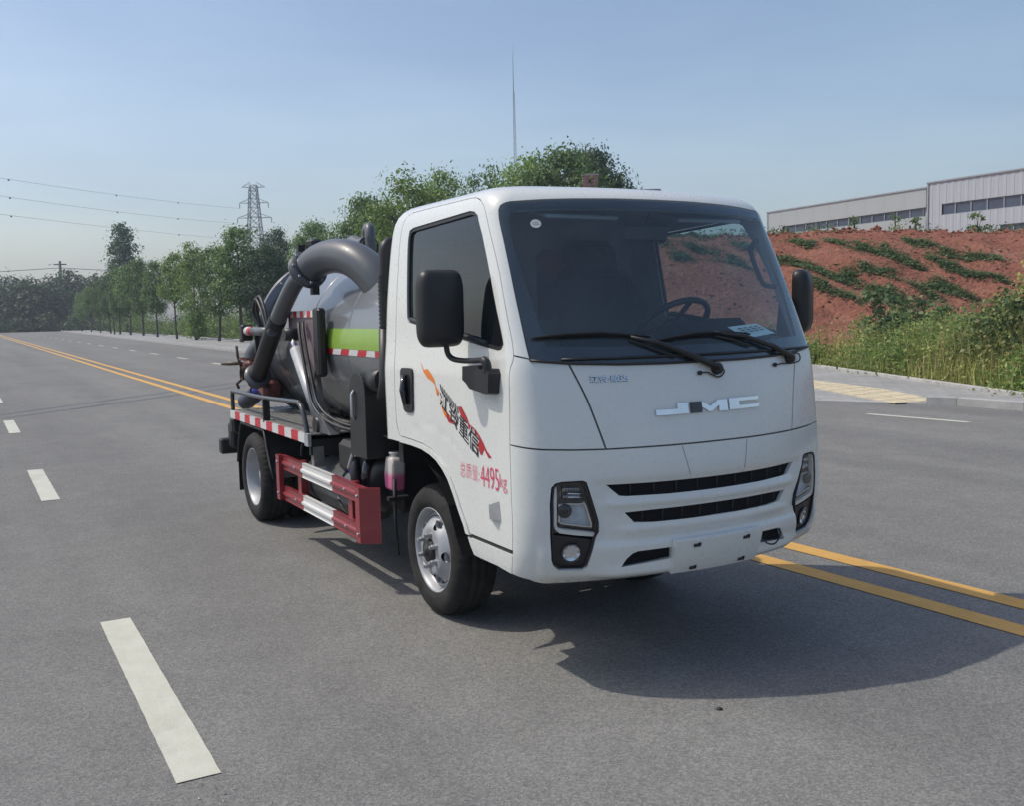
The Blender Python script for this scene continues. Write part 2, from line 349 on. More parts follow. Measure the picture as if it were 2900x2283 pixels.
# a pebble on the asphalt
pb=MB(); 
pb.lathe([(0,.001),(0,.014),(.006,.012),(.010,.001)],'z',(1.74,-.27,0),9); tag(pb.build('pebble','chassis_black'),'small dark pebble lying on the asphalt in front of the truck shadow','pebble')
# pavement: top sheet, kerb stones one by one along the near stretch
def offs(L,dy): return [(x,y+dy) for x,y in L]
PAVZ=.10
pk=[p for p in KERB if p[0]<=-4.0]; pb_=[p for p in BACK if p[0]<=-3.3]
def pav_z(x,k):   # k: 0 at the kerb, 1 at the back edge; the surface dips to the dropped kerb
    dip=sm((x+10.4)/.8)*sm((-4.9-x)/.6); return PAVZ-(PAVZ-.022)*dip*(1-sm(k/.45))
PX=sorted(set([p[0] for p in KERB+BACK if p[0]<=-3.3]+[-3.3]+list(np.arange(-24,-3.3,.4))+list(np.arange(-164,-24,6))))
V=[];Fs=[];KN=10
for x in PX:
    y0=interp(KERB,x)+.10;y1=max(y0+.02,interp(BACK,x))
    for k in range(KN+1): V.append((x,y0+(y1-y0)*k/KN,pav_z(x,(y1-y0)*k/KN/4)))
for i in range(len(PX)-1):
    for k in range(KN): a=i*(KN+1)+k; Fs.append((a,a+KN+1,a+KN+2,a+1))
pavement=link('pavement',np_mesh('pavement',V,Fs),'pavers'); tag(pavement,kind='structure')
def beam(L,width,z0,z1,name,mat,parent,gap=.006,inset=0):
    for (a,b),(c,d) in zip(L,L[1:]):
        v=Vector((c-a,d-b)); n=Vector((-v.y,v.x)).normalized(); t=v.normalized()*gap/2
        p0=Vector((a,b))+t;p1=Vector((c,d))-t; q0=p0+n*width;q1=p1+n*width; m=MB(); h=.012
        V=[(p0.x,p0.y,z0),(p1.x,p1.y,z0),(q1.x,q1.y,z0),(q0.x,q0.y,z0)]
        i0=p0+n*h;i1=p1+n*h
        V+=[(p0.x,p0.y,z1-h),(p1.x,p1.y,z1-h),(i1.x,i1.y,z1),(q1.x,q1.y,z1),(q0.x,q0.y,z1),(i0.x,i0.y,z1)]
        m.add(V,[(0,1,5,4),(4,5,6,9),(9,6,7,8),(2,3,8,7),(0,4,9,8,3),(1,2,7,6,5)]); m.build(name,mat,parent)
def sub(L,x0,x1,step):
    xs=[p for p in L if x0<p[0]<x1]; return dens([(x0,interp(L,x0))]+xs+[(x1,interp(L,x1))],step)
beam(sub(KERB,-5.5,6,.75),.12,-.05,.135,'kerb_stone','kerb_stone',pavement)
beam(sub(KERB,-9.6,-5.5,.75),.12,-.05,.03,'dropped_kerb_stone','kerb_stone',pavement)
beam(sub(KERB,-40,-9.6,1.0),.12,-.05,.135,'kerb_stone','kerb_stone',pavement)
fk=beam(sub(KERB,-164,-40,12),.12,-.05,.135,'kerb_run','kerb_stone',pavement,gap=0)
beam(sub(BACK,-22,-3.3,1.0),.08,.02,.16,'edging_stone','concrete',pavement)
beam(sub(BACK,-160,-22,20),.08,.02,.14,'edging_run','concrete',pavement,gap=0)
# yellow tactile paving across the dropped kerb
A=Vector((-10.3,11.55));B=Vector((-5.7,10.12)); dv=(B-A).normalized(); nv=Vector((-dv.y,dv.x))
def pz(q): return pav_z(q.x,(q.y-interp(KERB,q.x)-.1)/4)
for i in range(12):
    for j in range(2):
        o_=A+dv*(.4*i)+nv*(.4*j-.33); V=[]; e=.008
        for a,b in((e,e),(.4-e,e),(.4-e,.4-e),(e,.4-e)): q=o_+dv*a+nv*b; V.append((q.x,q.y,pz(q)+.012))
        V+=[(x,y,z-.02) for x,y,z in V]; tb=MB(); tb.add(V,[(0,1,2,3),(0,4,5,1),(1,5,6,2),(2,6,7,3),(3,7,4,0)])
        for r_ in(.08,.16,.24,.32):
            V=[]
            for a,b,h in((.05,r_-.02,0),(.35,r_-.02,0),(.35,r_+.02,0),(.05,r_+.02,0),(.06,r_-.012,.006),(.34,r_-.012,.006),(.34,r_+.012,.006),(.06,r_+.012,.006)): q=o_+dv*a+nv*b; V.append((q.x,q.y,pz(q)+.012+h))
            tb.add(V,[(4,5,6,7),(0,1,5,4),(1,2,6,5),(2,3,7,6),(3,0,4,7)])
        tb.build('tactile_tile','tactile_yellow',pavement)
# red earth bank with the rough verge in front of it
def nz(x,y,s=1,o=0):
    return math.sin(x*1.3*s+o)*math.cos(y*1.7*s+1.3*o)+.5*math.sin(x*2.9*s+2.1+o)*math.sin(y*3.1*s+.7)+.3*math.cos(x*5.7*s-y*4.3*s+o)
def bank_h(u,w):
    p=uw(u,w); d=p.y-interp(BACK,p.x)
    if d<-.6: return -.2
    if d<.3: return .04
    top=sm((w+6)/9)
    m=sm((u-24.5)/10.5)
    h=.06+.12*sm(d/1.5)+3.8*m*top
    if d>1:
        r=sm((d-1)/2)
        h+=r*(.04*nz(p.x,p.y,.9)+.10*nz(p.x,p.y,.25,2)*m)
        # rills running down the slope
        q=w*.82+(u-24.5)*.55
        h+=r*m*(1-m)*4*(.09*math.sin(q*3.1+.6*math.sin(u*.7))-.16*max(0,math.sin(q*1.37+.9*math.sin(u*.9)))**6+.05*nz(p.x*2.3,p.y*2.1,1,3))
        # rubble line at the crest
        if 33.2<u<37: h+=.10*max(0,nz(p.x*3.1,p.y*2.7,1,1))
    return h
us=list(np.arange(13,25,.5))+list(np.arange(25,38,.28))+list(np.arange(38,60,1.2))+list(np.arange(60,130,6.))
ws=list(np.arange(-9,4,.7))+list(np.arange(4,18,.28))+list(np.arange(18,60,1.5))
V=[];Fs=[]
for u in us:
    for w_ in ws: V.append(tuple(uw(u,w_,bank_h(u,w_))))
nw=len(ws)
for i in range(len(us)-1):
    for j in range(nw-1): Fs.append((i*nw+j,i*nw+j+1,(i+1)*nw+j+1,(i+1)*nw+j))
me=np_mesh('embankment',V,Fs); me.polygons.foreach_set('use_smooth',[True]*len(me.polygons)); me.flip_normals() if me.polygons[5].normal.z<0 else None
me.materials.append(MATS['red_soil']); me.materials.append(MATS['verge_soil'])
mi=[]
for p in me.polygons:
    c=p.center; r=Vector((c.x-CAM.x,c.y-CAM.y)); u=r.dot(FH); mi.append(1 if u<24.2+.8*nz(c.x,c.y,.8) else 0)
me.polygons.foreach_set('material_index',mi)
bank=link('embankment',me); tag(bank,kind='structure')
# clods of red earth along the crest and on the slope: countless, one object
cl=MB()
for k in range(1500):
    if k<700: u=33.6+RNG.random()*1.9; w_=6.5+RNG.random()*12; r=.025+.07*RNG.random()**2
    else: u=25.5+RNG.random()*9; w_=4+RNG.random()*14; r=.02+.06*RNG.random()**2
    c=uw(u,w_,bank_h(u,w_)+r*.2)
    V=[]
    for s_ in ((1,0,0),(-1,0,0),(0,1,0),(0,-1,0),(0,0,1),(0,0,-1)):
        q=Vector(s_)*r*(.6+.7*random.random()); V.append(c+Vector((q.x+random.gauss(0,.15)*r,q.y+random.gauss(0,.15)*r,q.z*.8)))
    cl.add(V,[(0,2,4),(2,1,4),(1,3,4),(3,0,4),(2,0,5),(1,2,5),(3,1,5),(0,3,5)])
tag(cl.build('earth_clods','red_soil',fix=False),kind='stuff')
# ------------------------------------------------------------------ factory buildings on the bank
def facade(root,A,B,z0,z1,mat,rows,pitch,name='cladding_panel',rib=True):
    """rows: list of (zlo,zhi,t0,t1) window strips; panels fill the rest column by column."""
    v=(B-A); L=v.length; t=v.normalized(); n=Vector((t.y,-t.x,0)); n=n if n.dot(Vector((CAM.x,CAM.y,0))-A)>0 else -n
    N=int(L/pitch); cache={}
    for i in range(N):
        x0,x1=L*i/N,L*(i+1)/N; xm=(x0+x1)/2
        cuts=sorted([(a,b) for a,b,t0,t1 in rows if t0<=xm<=t1]); z=z0; segs=[]
        for a,b in cuts:
            if a>z: segs.append((z,a)); 
            z=b
        segs.append((z,z1))
        for a,b in segs:
            key=(round(a,2),round(b,2))
            if key not in cache:
                w_=x1-x0; m=MB(); g=.015
                if rib: pr=[(.004,0),(w_*.30,0),(w_*.36,.022),(w_*.64,.022),(w_*.70,0),(w_-.004,0)]
                else: pr=[(.003,.026),(.006,.03),(w_-.006,.03),(w_-.003,.026)]
                V=[(x,-y,a) for x,y in pr]+[(x,-y,b) for x,y in pr]; k=len(pr)
                m.add(V,[(j,j+1,j+1+k,j+k) for j in range(k-1)]); o=m.build(name,mat,None,fix=False); me=o.data; bpy.data.objects.remove(o); cache[key]=me
            o=link(name,cache[key],None,root); o.matrix_local=Matrix(((t.x,-n.x,0,A.x+t.x*x0-root.location.x),(t.y,-n.y,0,A.y+t.y*x0-root.location.y),(0,0,1,0),(0,0,0,1)))
    # windows: frame, panes one by one
    for a,b,t0,t1 in rows:
        K=max(1,int((t1-t0)/1.15))
        for k in range(K):
            x0=t0+(t1-t0)*k/K; x1=t0+(t1-t0)*(k+1)/K
            def P(x,o_,z): q=A+t*x+n*o_; return (q.x-root.location.x,q.y-root.location.y,z)
            fr=MB(); g=.035
            for (xa,xb,za,zb) in ((x0,x1,a,a+g),(x0,x1,b-g,b),(x0,x0+g,a+g,b-g),(x1-g,x1,a+g,b-g)):
                V=[P(xa,-.12,za),P(xb,-.12,za),P(xb,-.12,zb),P(xa,-.12,zb),P(xa,-.04,za),P(xb,-.04,za),P(xb,-.04,zb),P(xa,-.04,zb)]
                fr.add(V,[(4,5,6,7),(0,1,5,4),(1,2,6,5),(2,3,7,6),(3,0,4,7)])
            f_=fr.build('window','roof_trim',root)
            pn=MB(); tilt=random.uniform(-.01,.01); pn.add([P(x0+g,-.10+tilt,a+g),P(x1-g,-.10-tilt,a+g),P(x1-g,-.10-tilt,b-g),P(x0+g,-.10+tilt,b-g)],[(0,1,2,3)]); pn.build('pane','window_dark',f_)
def hall(name,A,B,z0,z1,mat,rows,pitch,depth,label,rib,trim):
    root=empty(name,(A.x,A.y,0)); facade(root,A,B,z0,z1,mat,rows,pitch,rib=rib)
    t=(B-A).normalized(); n=Vector((t.y,-t.x,0)); n=n if n.dot(Vector((CAM.x,CAM.y,0))-A)>0 else -n
    def box(x0,x1,o0,o1,za,zb,nm,mt):
        m=MB(); V=[]
        for x in(x0,x1):
            for o_ in(o0,o1):
                for z in(za,zb): q=A+t*x+n*o_; V.append((q.x-A.x,q.y-A.y,z))
        m.add(V,[(0,1,3,2),(4,6,7,5),(0,4,5,1),(2,3,7,6),(0,2,6,4),(1,5,7,3)]); return m.build(nm,mt,root)
    L=(B-A).length
    box(0.02,L-.02,-depth,-.16,z0,z1-.05,'wall',mat); box(-.1,L+.1,-depth-.1,.10,z1,z1+.10,'roof_trim',trim); box(-.06,.06,-depth,.08,z0,z1,'corner_flashing',trim)
    return tag(root,label,'building')
A=uw(86,22.3);B=uw(70,29.2);L=(B-A).length
hall('warehouse',A,B,3.5,9.47,'cladding_plain',[(7.55,8.17,1.1,L-.3)],1.9,24,'long low pale grey warehouse with one window strip behind the red bank',False,'roof_trim')
A=uw(69,28.9);B=uw(50,38.6);L=(B-A).length
hall('factory_hall',A,B,3.2,9.66,'cladding_light',[(7.42,8.17,.95,L-1),(5.1,6.40,5.35,L-1)],.55,26,'taller factory hall of ribbed white cladding at the right edge, two window strips',True,'roof_trim')
# ------------------------------------------------------------------ brick hut among the trees
hb=uw(48,3.95); hut=empty('brick_hut',(hb.x,hb.y,0)); tag(hut,'brick hut with dark tiled roof peeping over the cab roof among trees','building')
Q=rotz(YAW-math.pi/2)
m=MB(); m.box((0,0,3.9),(.72,.6,8.0),Q); m.build('chimney_stack','brickwork',hut); m=MB(); m.box((0,0,7.94),(.80,.68,.09),Q); m.build('chimney_cap','concrete',hut)
m=MB(); q=Q@Vector((1.6,.9,0)); m.box((q.x,q.y,3.4),(3.2,2.4,6.8),Q); m.build('wall','brickwork',hut)
m=MB(); V=[Q@Vector(p) for p in ((-.05+.4,-.5,6.65),(3.5,-.5,6.65),(3.5,.9,7.35),(.35,.9,7.35),(3.5,2.3,6.65),(.35,2.3,6.65))]; m.add(V,[(0,1,2,3),(3,2,4,5),(0,3,5),(1,4,2)])
m.build('roof','roof_tile_dark',hut)
# ------------------------------------------------------------------ pylon, wires, mast, pole
def lattice(m,c,w0,w1,z0,z1,nb,r,legs=4,rot=0):
    def P(k,z):
        f=(z-z0)/(z1-z0); w_=(w0+(w1-w0)*f)/2; a=rot+2*math.pi*(k+.5)/legs; d=w_*(math.sqrt(2) if legs==4 else 1.15); return Vector((c[0]+d*math.cos(a),c[1]+d*math.sin(a),z))
    zs=[z0+(z1-z0)*(1-(1-i/nb)**1.25) for i in range(nb+1)]
    for k in range(legs): m.tube([P(k,z) for z in zs],r,4)
    for i in range(nb):
        for k in range(legs):
            m.cyl(P(k,zs[i]),P((k+1)%legs,zs[i+1]),r*.6,3); m.cyl(P((k+1)%legs,zs[i]),P(k,zs[i+1]),r*.6,3); m.cyl(P(k,zs[i+1]),P((k+1)%legs,zs[i+1]),r*.6,3)
pc=uw(260,-65.6); pyl=empty('pylon',(pc.x,pc.y,0)); tag(pyl,'grey lattice power pylon behind the roadside trees','pylon')
pr=math.atan2(RH.y,RH.x)
m=MB(); lattice(m,(0,0),6.2,1.7,0,35.4,13,.13,4,pr); m.build('lattice_body','galvanised',pyl)
def arm(z,half,drop=0):
    m=MB()
    for s_ in(-1,1):
        tip=Vector((RH.x*s_*half,RH.y*s_*half,z+drop)); 
        for a in(-.75,.75):
            for zz in (0,1.3):
                m.cyl((RH.x*s_*.8-FH.x*a*-1,RH.y*s_*.8-FH.y*a*-1,z+zz),tip,.07,3)
        for f in(.35,.65): 
            x=half*f; m.cyl((RH.x*s_*x,RH.y*s_*x,z+drop*f),(RH.x*s_*x,RH.y*s_*x,z+1.3*(1-f)+drop*f),.05,3)
    return m.build('cross_arm','galvanised',pyl)
for z,h in((34.9,3.0),(30.9,3.7),(27.1,4.4),(22.9,4.3)): arm(z,h)
for z,h in((30.9,3.7),(27.1,4.4),(22.9,4.3)):
    for s_ in(-1,1):
        m=MB(); m.lathe([(-1.3,.05),(-1.2,.14),(-.9,.06),(-.7,.14),(-.4,.06),(-.2,.14),(0,.04)],'z',(RH.x*s_*h,RH.y*s_*h,z),8); m.build('insulator','window_dark',pyl)
def wire(i,P0,P1,P2,lab):
    P0,P1,P2=Vector(P0),Vector(P1),Vector(P2); pts=[]; t1=.55
    for k in range(41):
        t=k/40*1.35
        l0=(t-t1)*(t-1)/((0-t1)*(0-1)); l1=t*(t-1)/(t1*(t1-1)); l2=t*(t-t1)/(1*(1-t1)); pts.append(P0*l0+P1*l1+P2*l2)
    m=MB(); m.tube(pts,.026,5); o=m.build('power_line','wire_grey'); tag(o,lab,'cable','power lines at the pylon')
    for k in (10,18,28):
        q=pts[k]; m=MB(); m.box(tuple(q-Vector((0,0,.15))),(.30,.30,.22)); m.build('damper','wire_grey',o)
def pxray(x,y,u):   # plan point for a distant wire: bearing and elevation from the viewing place
    w_=(x-1450)/2805*u; return uw(u,w_,1.58+(925-.0215*(x+115)-y)/2805*u)
for i,(a,b,c,z,h,lab) in enumerate(((515,573,582,30.9-1.3,3.7,'uppermost of the three power lines left of the pylon'),(565,619,620,27.1-1.3,4.4,'middle one of the three power lines left of the pylon'),(617,664,668,22.9-1.3,4.3,'lowest of the three power lines left of the pylon'))):
    wire(i,(pc.x-RH.x*h,pc.y-RH.y*h,z),pxray(400,b,215),pxray(0,a,165),lab)
mc=uw(170,1.4); mast=empty('radio_mast',(mc.x,mc.y,0)); tag(mast,'tall thin lattice mast rising above the trees behind the cab','mast')
m=MB(); lattice(m,(0,0),.95,.24,0,38,40,.035,3); m.build('lattice_body','galvanised',mast); m=MB(); m.tube([(0,0,38),(0,0,43),(0,0,46)],[.07,.05,.02],6); m.build('antenna_rod','galvanised',mast)
pp=uw(176,-79); pole=empty('utility_pole',(pp.x,pp.y,0)); tag(pole,'far wooden utility pole above the dark wood at the left','pole')
m=MB(); m.tube([(0,0,0),(0,0,12.1)],[.3,.2],8); m.build('post','wood_pole',pole); m=MB(); m.box((0,0,11.5),(.25,2.2,.2),rotz(pr-math.pi/2)); m.build('cross_arm','wood_pole',pole)
for k,(z1,z2) in enumerate(((10.9,10.2),(9.2,9.3))):
    a=uw(176,-79,z1);b=uw(168,-105,z1-1.2); c=uw(182,-52,z2-.6); m=MB(); m.tube([b,(a+b)/2-Vector((0,0,.2)),a,(a+c)/2-Vector((0,0,.3)),c],.06,5)
    tag(m.build('power_line','wire_grey'),('upper' if k==0 else 'lower')+' thin wire crossing the far utility pole above the wood','cable','wires on the far pole')
# ------------------------------------------------------------------ cab surface: s runs round the cab (0 = front centre line, negative = right-hand side), v runs up
LV=[
(0.36,0.432,1.300,0.795,0.15,0.31,-0.250),
(0.42,0.452,1.350,0.822,0.15,0.31,-0.250),
(0.50,0.515,1.392,0.838,0.15,0.31,-0.248),
(0.62,0.620,1.420,0.845,0.15,0.31,-0.245),
(0.75,0.750,1.432,0.847,0.15,0.31,-0.245),
(0.88,0.880,1.430,0.848,0.15,0.31,-0.245),
(1.00,1.000,1.416,0.848,0.15,0.30,-0.248),
(1.15,1.150,1.392,0.847,0.145,0.29,-0.255),
(1.28,1.280,1.367,0.844,0.13,0.28,-0.265),
(1.36,1.360,1.346,0.836,0.11,0.275,-0.270),
(1.44,1.440,1.312,0.828,0.10,0.275,-0.272),
(1.60,1.600,1.240,0.818,0.095,0.275,-0.272),
(1.80,1.800,1.150,0.800,0.095,0.275,-0.268),
(1.95,1.950,1.080,0.783,0.10,0.28,-0.260),
(2.05,2.050,1.031,0.765,0.11,0.27,-0.240),
(2.10,2.090,0.992,0.745,0.12,0.27,-0.212),
(2.16,2.118,0.930,0.710,0.13,0.26,-0.175),
(2.24,2.135,0.840,0.640,0.14,0.25,-0.110),
(2.32,2.143,0.740,0.550,0.15,0.23,-0.030),
]
def _pchip(xs,ys):
    n=len(xs);h=[xs[i+1]-xs[i] for i in range(n-1)];d=[(ys[i+1]-ys[i])/h[i] for i in range(n-1)]
    m=[0]*n
    for i in range(1,n-1):
        if d[i-1]*d[i]>0:
            w1=2*h[i]+h[i-1];w2=h[i]+2*h[i-1];m[i]=(w1+w2)/(w1/d[i-1]+w2/d[i])
    m[0]=d[0];m[-1]=d[-1]
    def f(x):
        x=min(max(x,xs[0]),xs[-1]);i=0
        while i<n-2 and x>xs[i+1]: i+=1
        t=(x-xs[i])/h[i]
        return (2*t**3-3*t*t+1)*ys[i]+(t**3-2*t*t+t)*h[i]*m[i]+(-2*t**3+3*t*t)*ys[i+1]+(t**3-t*t)*h[i]*m[i+1]
    return f
_VS=[l[0] for l in LV]
_F=[_pchip(_VS,[l[j] for l in LV]) for j in range(1,7)]
S1,S2,S3,S4,S5=0.60,0.86,2.20,2.28,2.95
RR=0.05
_cache={}
def _lev(v):
    q=_cache.get(v)
    if q is None:
        z,xf,hw,r,k,xr=[f(v) for f in _F]
        p=hw-r
        for _ in range(20):
            s=2*k*p/math.sqrt(1+(2*k*p)**2); p=hw-r+r*s
        a=math.atan(2*k*p)
        xc=xf-k*p*p-r*math.cos(a); yc=hw-r
        q=(z,xf,hw,r,k,xr,p,a,xc,yc)
        if len(_cache)<20000:_cache[v]=q
    return q
def cab(s,v):
    """s>=0: distance-like from centre line round to the rear; mirrored for s<0 (negative = right side y<0)."""
    sg=1 if s>=0 else -1
    s=abs(s)
    z,xf,hw,r,k,xr,p,a,xc,yc=_lev(v)
    if s<=S1:
        y=p*s/S1;x=xf-k*y*y
    elif s<=S2:
        t=(s-S1)/(S2-S1);an=a+t*(math.pi/2-a)
        x=xc+r*math.cos(an);y=yc+r*math.sin(an)
    elif s<=S3:
        t=(s-S2)/(S3-S2);x=xc+t*(xr+RR-xc);y=hw
    elif s<=S4:
        t=(s-S3)/(S4-S3)*math.pi/2;x=xr+RR-RR*math.sin(t);y=hw-RR+RR*math.cos(t)
    else:
        t=min(1,(s-S4)/(S5-S4));x=xr;y=(hw-RR)*(1-t)
    return (x,sg*y,z)
def cabn(s,v,e=2e-3):
    a=cab(s-e,v) if abs(s)>e else cab(s-e,v);b=cab(s+e,v)
    c=cab(s,v-e);d=cab(s,v+e)
    du=[b[i]-a[i] for i in range(3)];dv=[d[i]-c[i] for i in range(3)]
    n=(du[1]*dv[2]-du[2]*dv[1],du[2]*dv[0]-du[0]*dv[2],du[0]*dv[1]-du[1]*dv[0])
    l=math.sqrt(sum(q*q for q in n)) or 1
    return tuple(q/l for q in n)
def surf(s,v,off=0.,disp=None):
    p=cab(s,v); d=off+(disp(s,v) if disp else 0)
    if d:
        n=cabn(s,v); return (p[0]+n[0]*d,p[1]+n[1]*d,p[2]+n[2]*d)
    return p
def snorm(s,v,disp=None,e=2.5e-3):
    a=surf(s-e,v,0,disp);b=surf(s+e,v,0,disp);c=surf(s,v-e,0,disp);d=surf(s,v+e,0,disp)
    n=Vector((b[0]-a[0],b[1]-a[1],b[2]-a[2])).cross(Vector((d[0]-c[0],d[1]-c[1],d[2]-c[2])))
    return n.normalized() if n.length>1e-9 else Vector((0,0,1))
def inpoly(x,y,P):
    c=False;j=len(P)-1
    for i in range(len(P)):
        xi,yi=P[i];xj,yj=P[j]
        if (yi>y)!=(yj>y) and x<(xj-xi)*(y-yi)/(yj-yi)+xi: c=not c
        j=i
    return c
def area(P): return sum(P[i-1][0]*P[i][1]-P[i][0]*P[i-1][1] for i in range(len(P)))/2
def inset(P,g):
    if area(P)<0: P=P[::-1]
    n=len(P);out=[]
    for i in range(n):
        a=Vector(P[i-1]);b=Vector(P[i]);c=Vector(P[(i+1)%n])
        e1=(b-a);e2=(c-b)
        if e1.length<1e-9 or e2.length<1e-9: out.append(tuple(b));continue
        e1.normalize();e2.normalize(); n1=Vector((-e1.y,e1.x));n2=Vector((-e2.y,e2.x)); m=n1+n2
        if m.length<1e-6: out.append(tuple(b+n1*g));continue
        m.normalize(); k=max(m.dot(n1),.5); out.append(tuple(b+m*(g/k)))
    return out
def densify(P,res):
    out=[];n=len(P)
    for i in range(n):
        a=P[i];b=P[(i+1)%n];L=math.hypot(b[0]-a[0],b[1]-a[1]);k=max(1,int(math.ceil(L/res)))
        for j in range(k): out.append((a[0]+(b[0]-a[0])*j/k,a[1]+(b[1]-a[1])*j/k))
    return out
def rounded(P,r,n=4):
    out=[];m=len(P)
    for i in range(m):
        a=Vector(P[i-1]);b=Vector(P[i]);c=Vector(P[(i+1)%m]); d=min(r,(a-b).length*.45,(c-b).length*.45)
        p=b+(a-b).normalized()*d;q=b+(c-b).normalized()*d
        for k in range(n+1):
            t=k/n; out.append(tuple(p*(1-t)**2+b*2*t*(1-t)+q*t*t))
    return out
def mir(P): return [(-s,v) for s,v in P][::-1]
def panel(name,outer,mat,parent,holes=(),gap=.0034,off=0.,thick=.018,res=.03,disp=None,roofcap=False,flip=False):
    outer=inset(outer,gap) if gap else (outer if area(outer)>0 else outer[::-1])
    loops=[densify(outer,res)]+[densify(inset(h,-gap) if gap else h,res) for h in holes]
    V=[];E=[]
    for L in loops:
        k=len(V);V+=L;E+=[(k+i,k+(i+1)%len(L)) for i in range(len(L))]
    nb=len(V)
    x0=min(p[0] for p in loops[0]);x1=max(p[0] for p in loops[0]);y0=min(p[1] for p in loops[0]);y1=max(p[1] for p in loops[0])
    B=np.array(V)
    nx=int((x1-x0)/res)+1;ny=int((y1-y0)/res)+1
    for i in range(1,nx):
        for j in range(1,ny):
            x=x0+(x1-x0)*(i+.5*(j%2)*.0)/nx;y=y0+(y1-y0)*j/ny
            if not inpoly(x,y,loops[0]) or any(inpoly(x,y,h) for h in loops[1:]): continue
            if ((B-np.array((x,y)))**2).sum(1).min()<(res*.45)**2: continue
            V.append((x,y))
    r=geometry.delaunay_2d_cdt([Vector(p) for p in V],E,[],0,1e-7)
    vv=[tuple(p) for p in r[0]];tris=[]
    for f in r[2]:
        cx=sum(vv[i][0] for i in f)/3;cy=sum(vv[i][1] for i in f)/3
        if inpoly(cx,cy,loops[0]) and not any(inpoly(cx,cy,h) for h in loops[1:]):
            a,b,c=[vv[i] for i in f]
            if (b[0]-a[0])*(c[1]-a[1])-(b[1]-a[1])*(c[0]-a[0])<0: f=(f[0],f[2],f[1])
            tris.append(tuple(f))
    N=[snorm(p[0],p[1],disp) for p in vv]; P3=[Vector(surf(p[0],p[1],off,disp)) for p in vv]
    verts=list(P3);norms=list(N);faces=list(tris)
    if thick:
        cnt={}
        for f in tris:
            for a,b in((f[0],f[1]),(f[1],f[2]),(f[2],f[0])): cnt[(a,b)]=1
        for (a,b) in list(cnt):
            if (b,a) in cnt: continue
            k=len(verts); q=[P3[a],P3[b],P3[b]-N[b]*thick,P3[a]-N[a]*thick]; nn=(q[3]-q[0]).cross(q[1]-q[0])
            if nn.length>1e-12: nn.normalize()
            verts+=q;norms+=[nn]*4;faces.append((k,k+3,k+2,k+1))
    if roofcap:
        vt=LV[-1][0]; S=[-S5+2*S5*i/120 for i in range(121)]; ring=[Vector(surf(s,vt,off)) for s in S]; c=Vector((.33,0,2.158))
        k=len(verts);rows=6
        for i in range(rows+1):
            t=i/rows
            for p,s in zip(ring,S):
                q=p*(1-t)+c*t; q.z=p.z+(2.158-p.z)*(1-(1-t)**2); verts.append(q); n0=snorm(s,vt-.003); norms.append((n0*(1-t)+Vector((0,0,1))*t).normalized() if t<1 else Vector((0,0,1)))
        m=len(S)
        for i in range(rows):
            for j in range(m-1): faces.append((k+i*m+j,k+i*m+j+1,k+(i+1)*m+j+1,k+(i+1)*m+j))
    me=bpy.data.meshes.new(name); me.from_pydata([tuple(p) for p in verts],[],faces); me.polygons.foreach_set('use_smooth',[True]*len(me.polygons))
    me.update(); me.normals_split_custom_set_from_vertices([tuple(n) for n in norms])
    return link(name,me,mat,parent)
def surftube(pts,off,r,seg=8,n=4):
    P=[]
    for i in range(len(pts)-1):
        for k in range(n):
            t=k/n; P.append(surf(pts[i][0]*(1-t)+pts[i+1][0]*t,pts[i][1]*(1-t)+pts[i+1][1]*t,off))
    P.append(surf(*pts[-1],off)); return P
def text_mesh(name,body,fn,mat,parent,bold=0):
    c=bpy.data.curves.new('txt','FONT');c.body=body;c.offset=bold;o=bpy.data.objects.new('txt',c);COL.objects.link(o)
    dg=bpy.context.evaluated_depsgraph_get();me=bpy.data.meshes.new_from_object(o.evaluated_get(dg));bpy.data.objects.remove(o)
    xs=[v.co.x for v in me.vertices];ys=[v.co.y for v in me.vertices];x0,x1,y0,y1=min(xs),max(xs),min(ys),max(ys)
    for v in me.vertices: v.co=fn((v.co.x-x0)/(x1-x0),(v.co.y-y0)/(y1-y0))
    me.materials.clear(); return link(name,me,mat,parent)
# ------------------------------------------------------------------ the truck
T=empty('tanker_truck',(0,0,0)); tag(T,'small white vacuum tanker truck with a dark grey tank parked on the asphalt','truck')
DG=[(-2.03,.955),(-2.055,.985),(-2.073,1.03),(-2.075,1.2),(-2.068,1.54),(-2.062,1.80),(-2.066,1.98),(-2.058,2.045),(-2.03,2.078),(-1.98,2.094),(-1.5,2.099),(-1.04,2.099),(-.965,2.092),(-.911,2.074),(-.873,2.042),(-.824,1.966),(-.785,1.85),(-.7555,1.733),(-.747,1.62),(-.7428,1.5185),(-.738,1.455),(-.7435,1.401),(-.757,1.381),(-.790,1.352),(-.799,1.331),(-.8024,1.187),(-.8254,1.0348),(-.8365,.917),(-.8385,.782),(-.828,.60),(-.826,.577)]
AIN=[(-2.03,.955),(-1.88,.951),(-1.745,.945),(-1.638,.928),(-1.565,.905),(-1.492,.868),(-1.434,.824),(-1.384,.766),(-1.331,.698),(-1.273,.632),(-1.25,.60),(-1.235,.577)]
ARC=[(-2.03,.9215),(-1.8784,.9208),(-1.7509,.9152),(-1.6508,.8989),(-1.5825,.8798),(-1.5133,.8464),(-1.4584,.8054),(-1.4099,.7495),(-1.3569,.6812),(-1.2988,.6151),(-1.2772,.577)]
WS=[(-.6064,1.3792),(-.614,1.4545),(-.6192,1.574),(-.6401,1.7283),(-.6668,1.8867),(-.694,1.985),(-.697,2.012),(-.682,2.030),(-.645,2.041),(-.600,2.0473),(-.481,2.058),(-.374,2.0628),(-.196,2.0665),(0,2.067)]
WB=[(-.6064,1.3792),(-.4888,1.3634),(-.3314,1.3536),(-.1668,1.350),(0,1.350)]
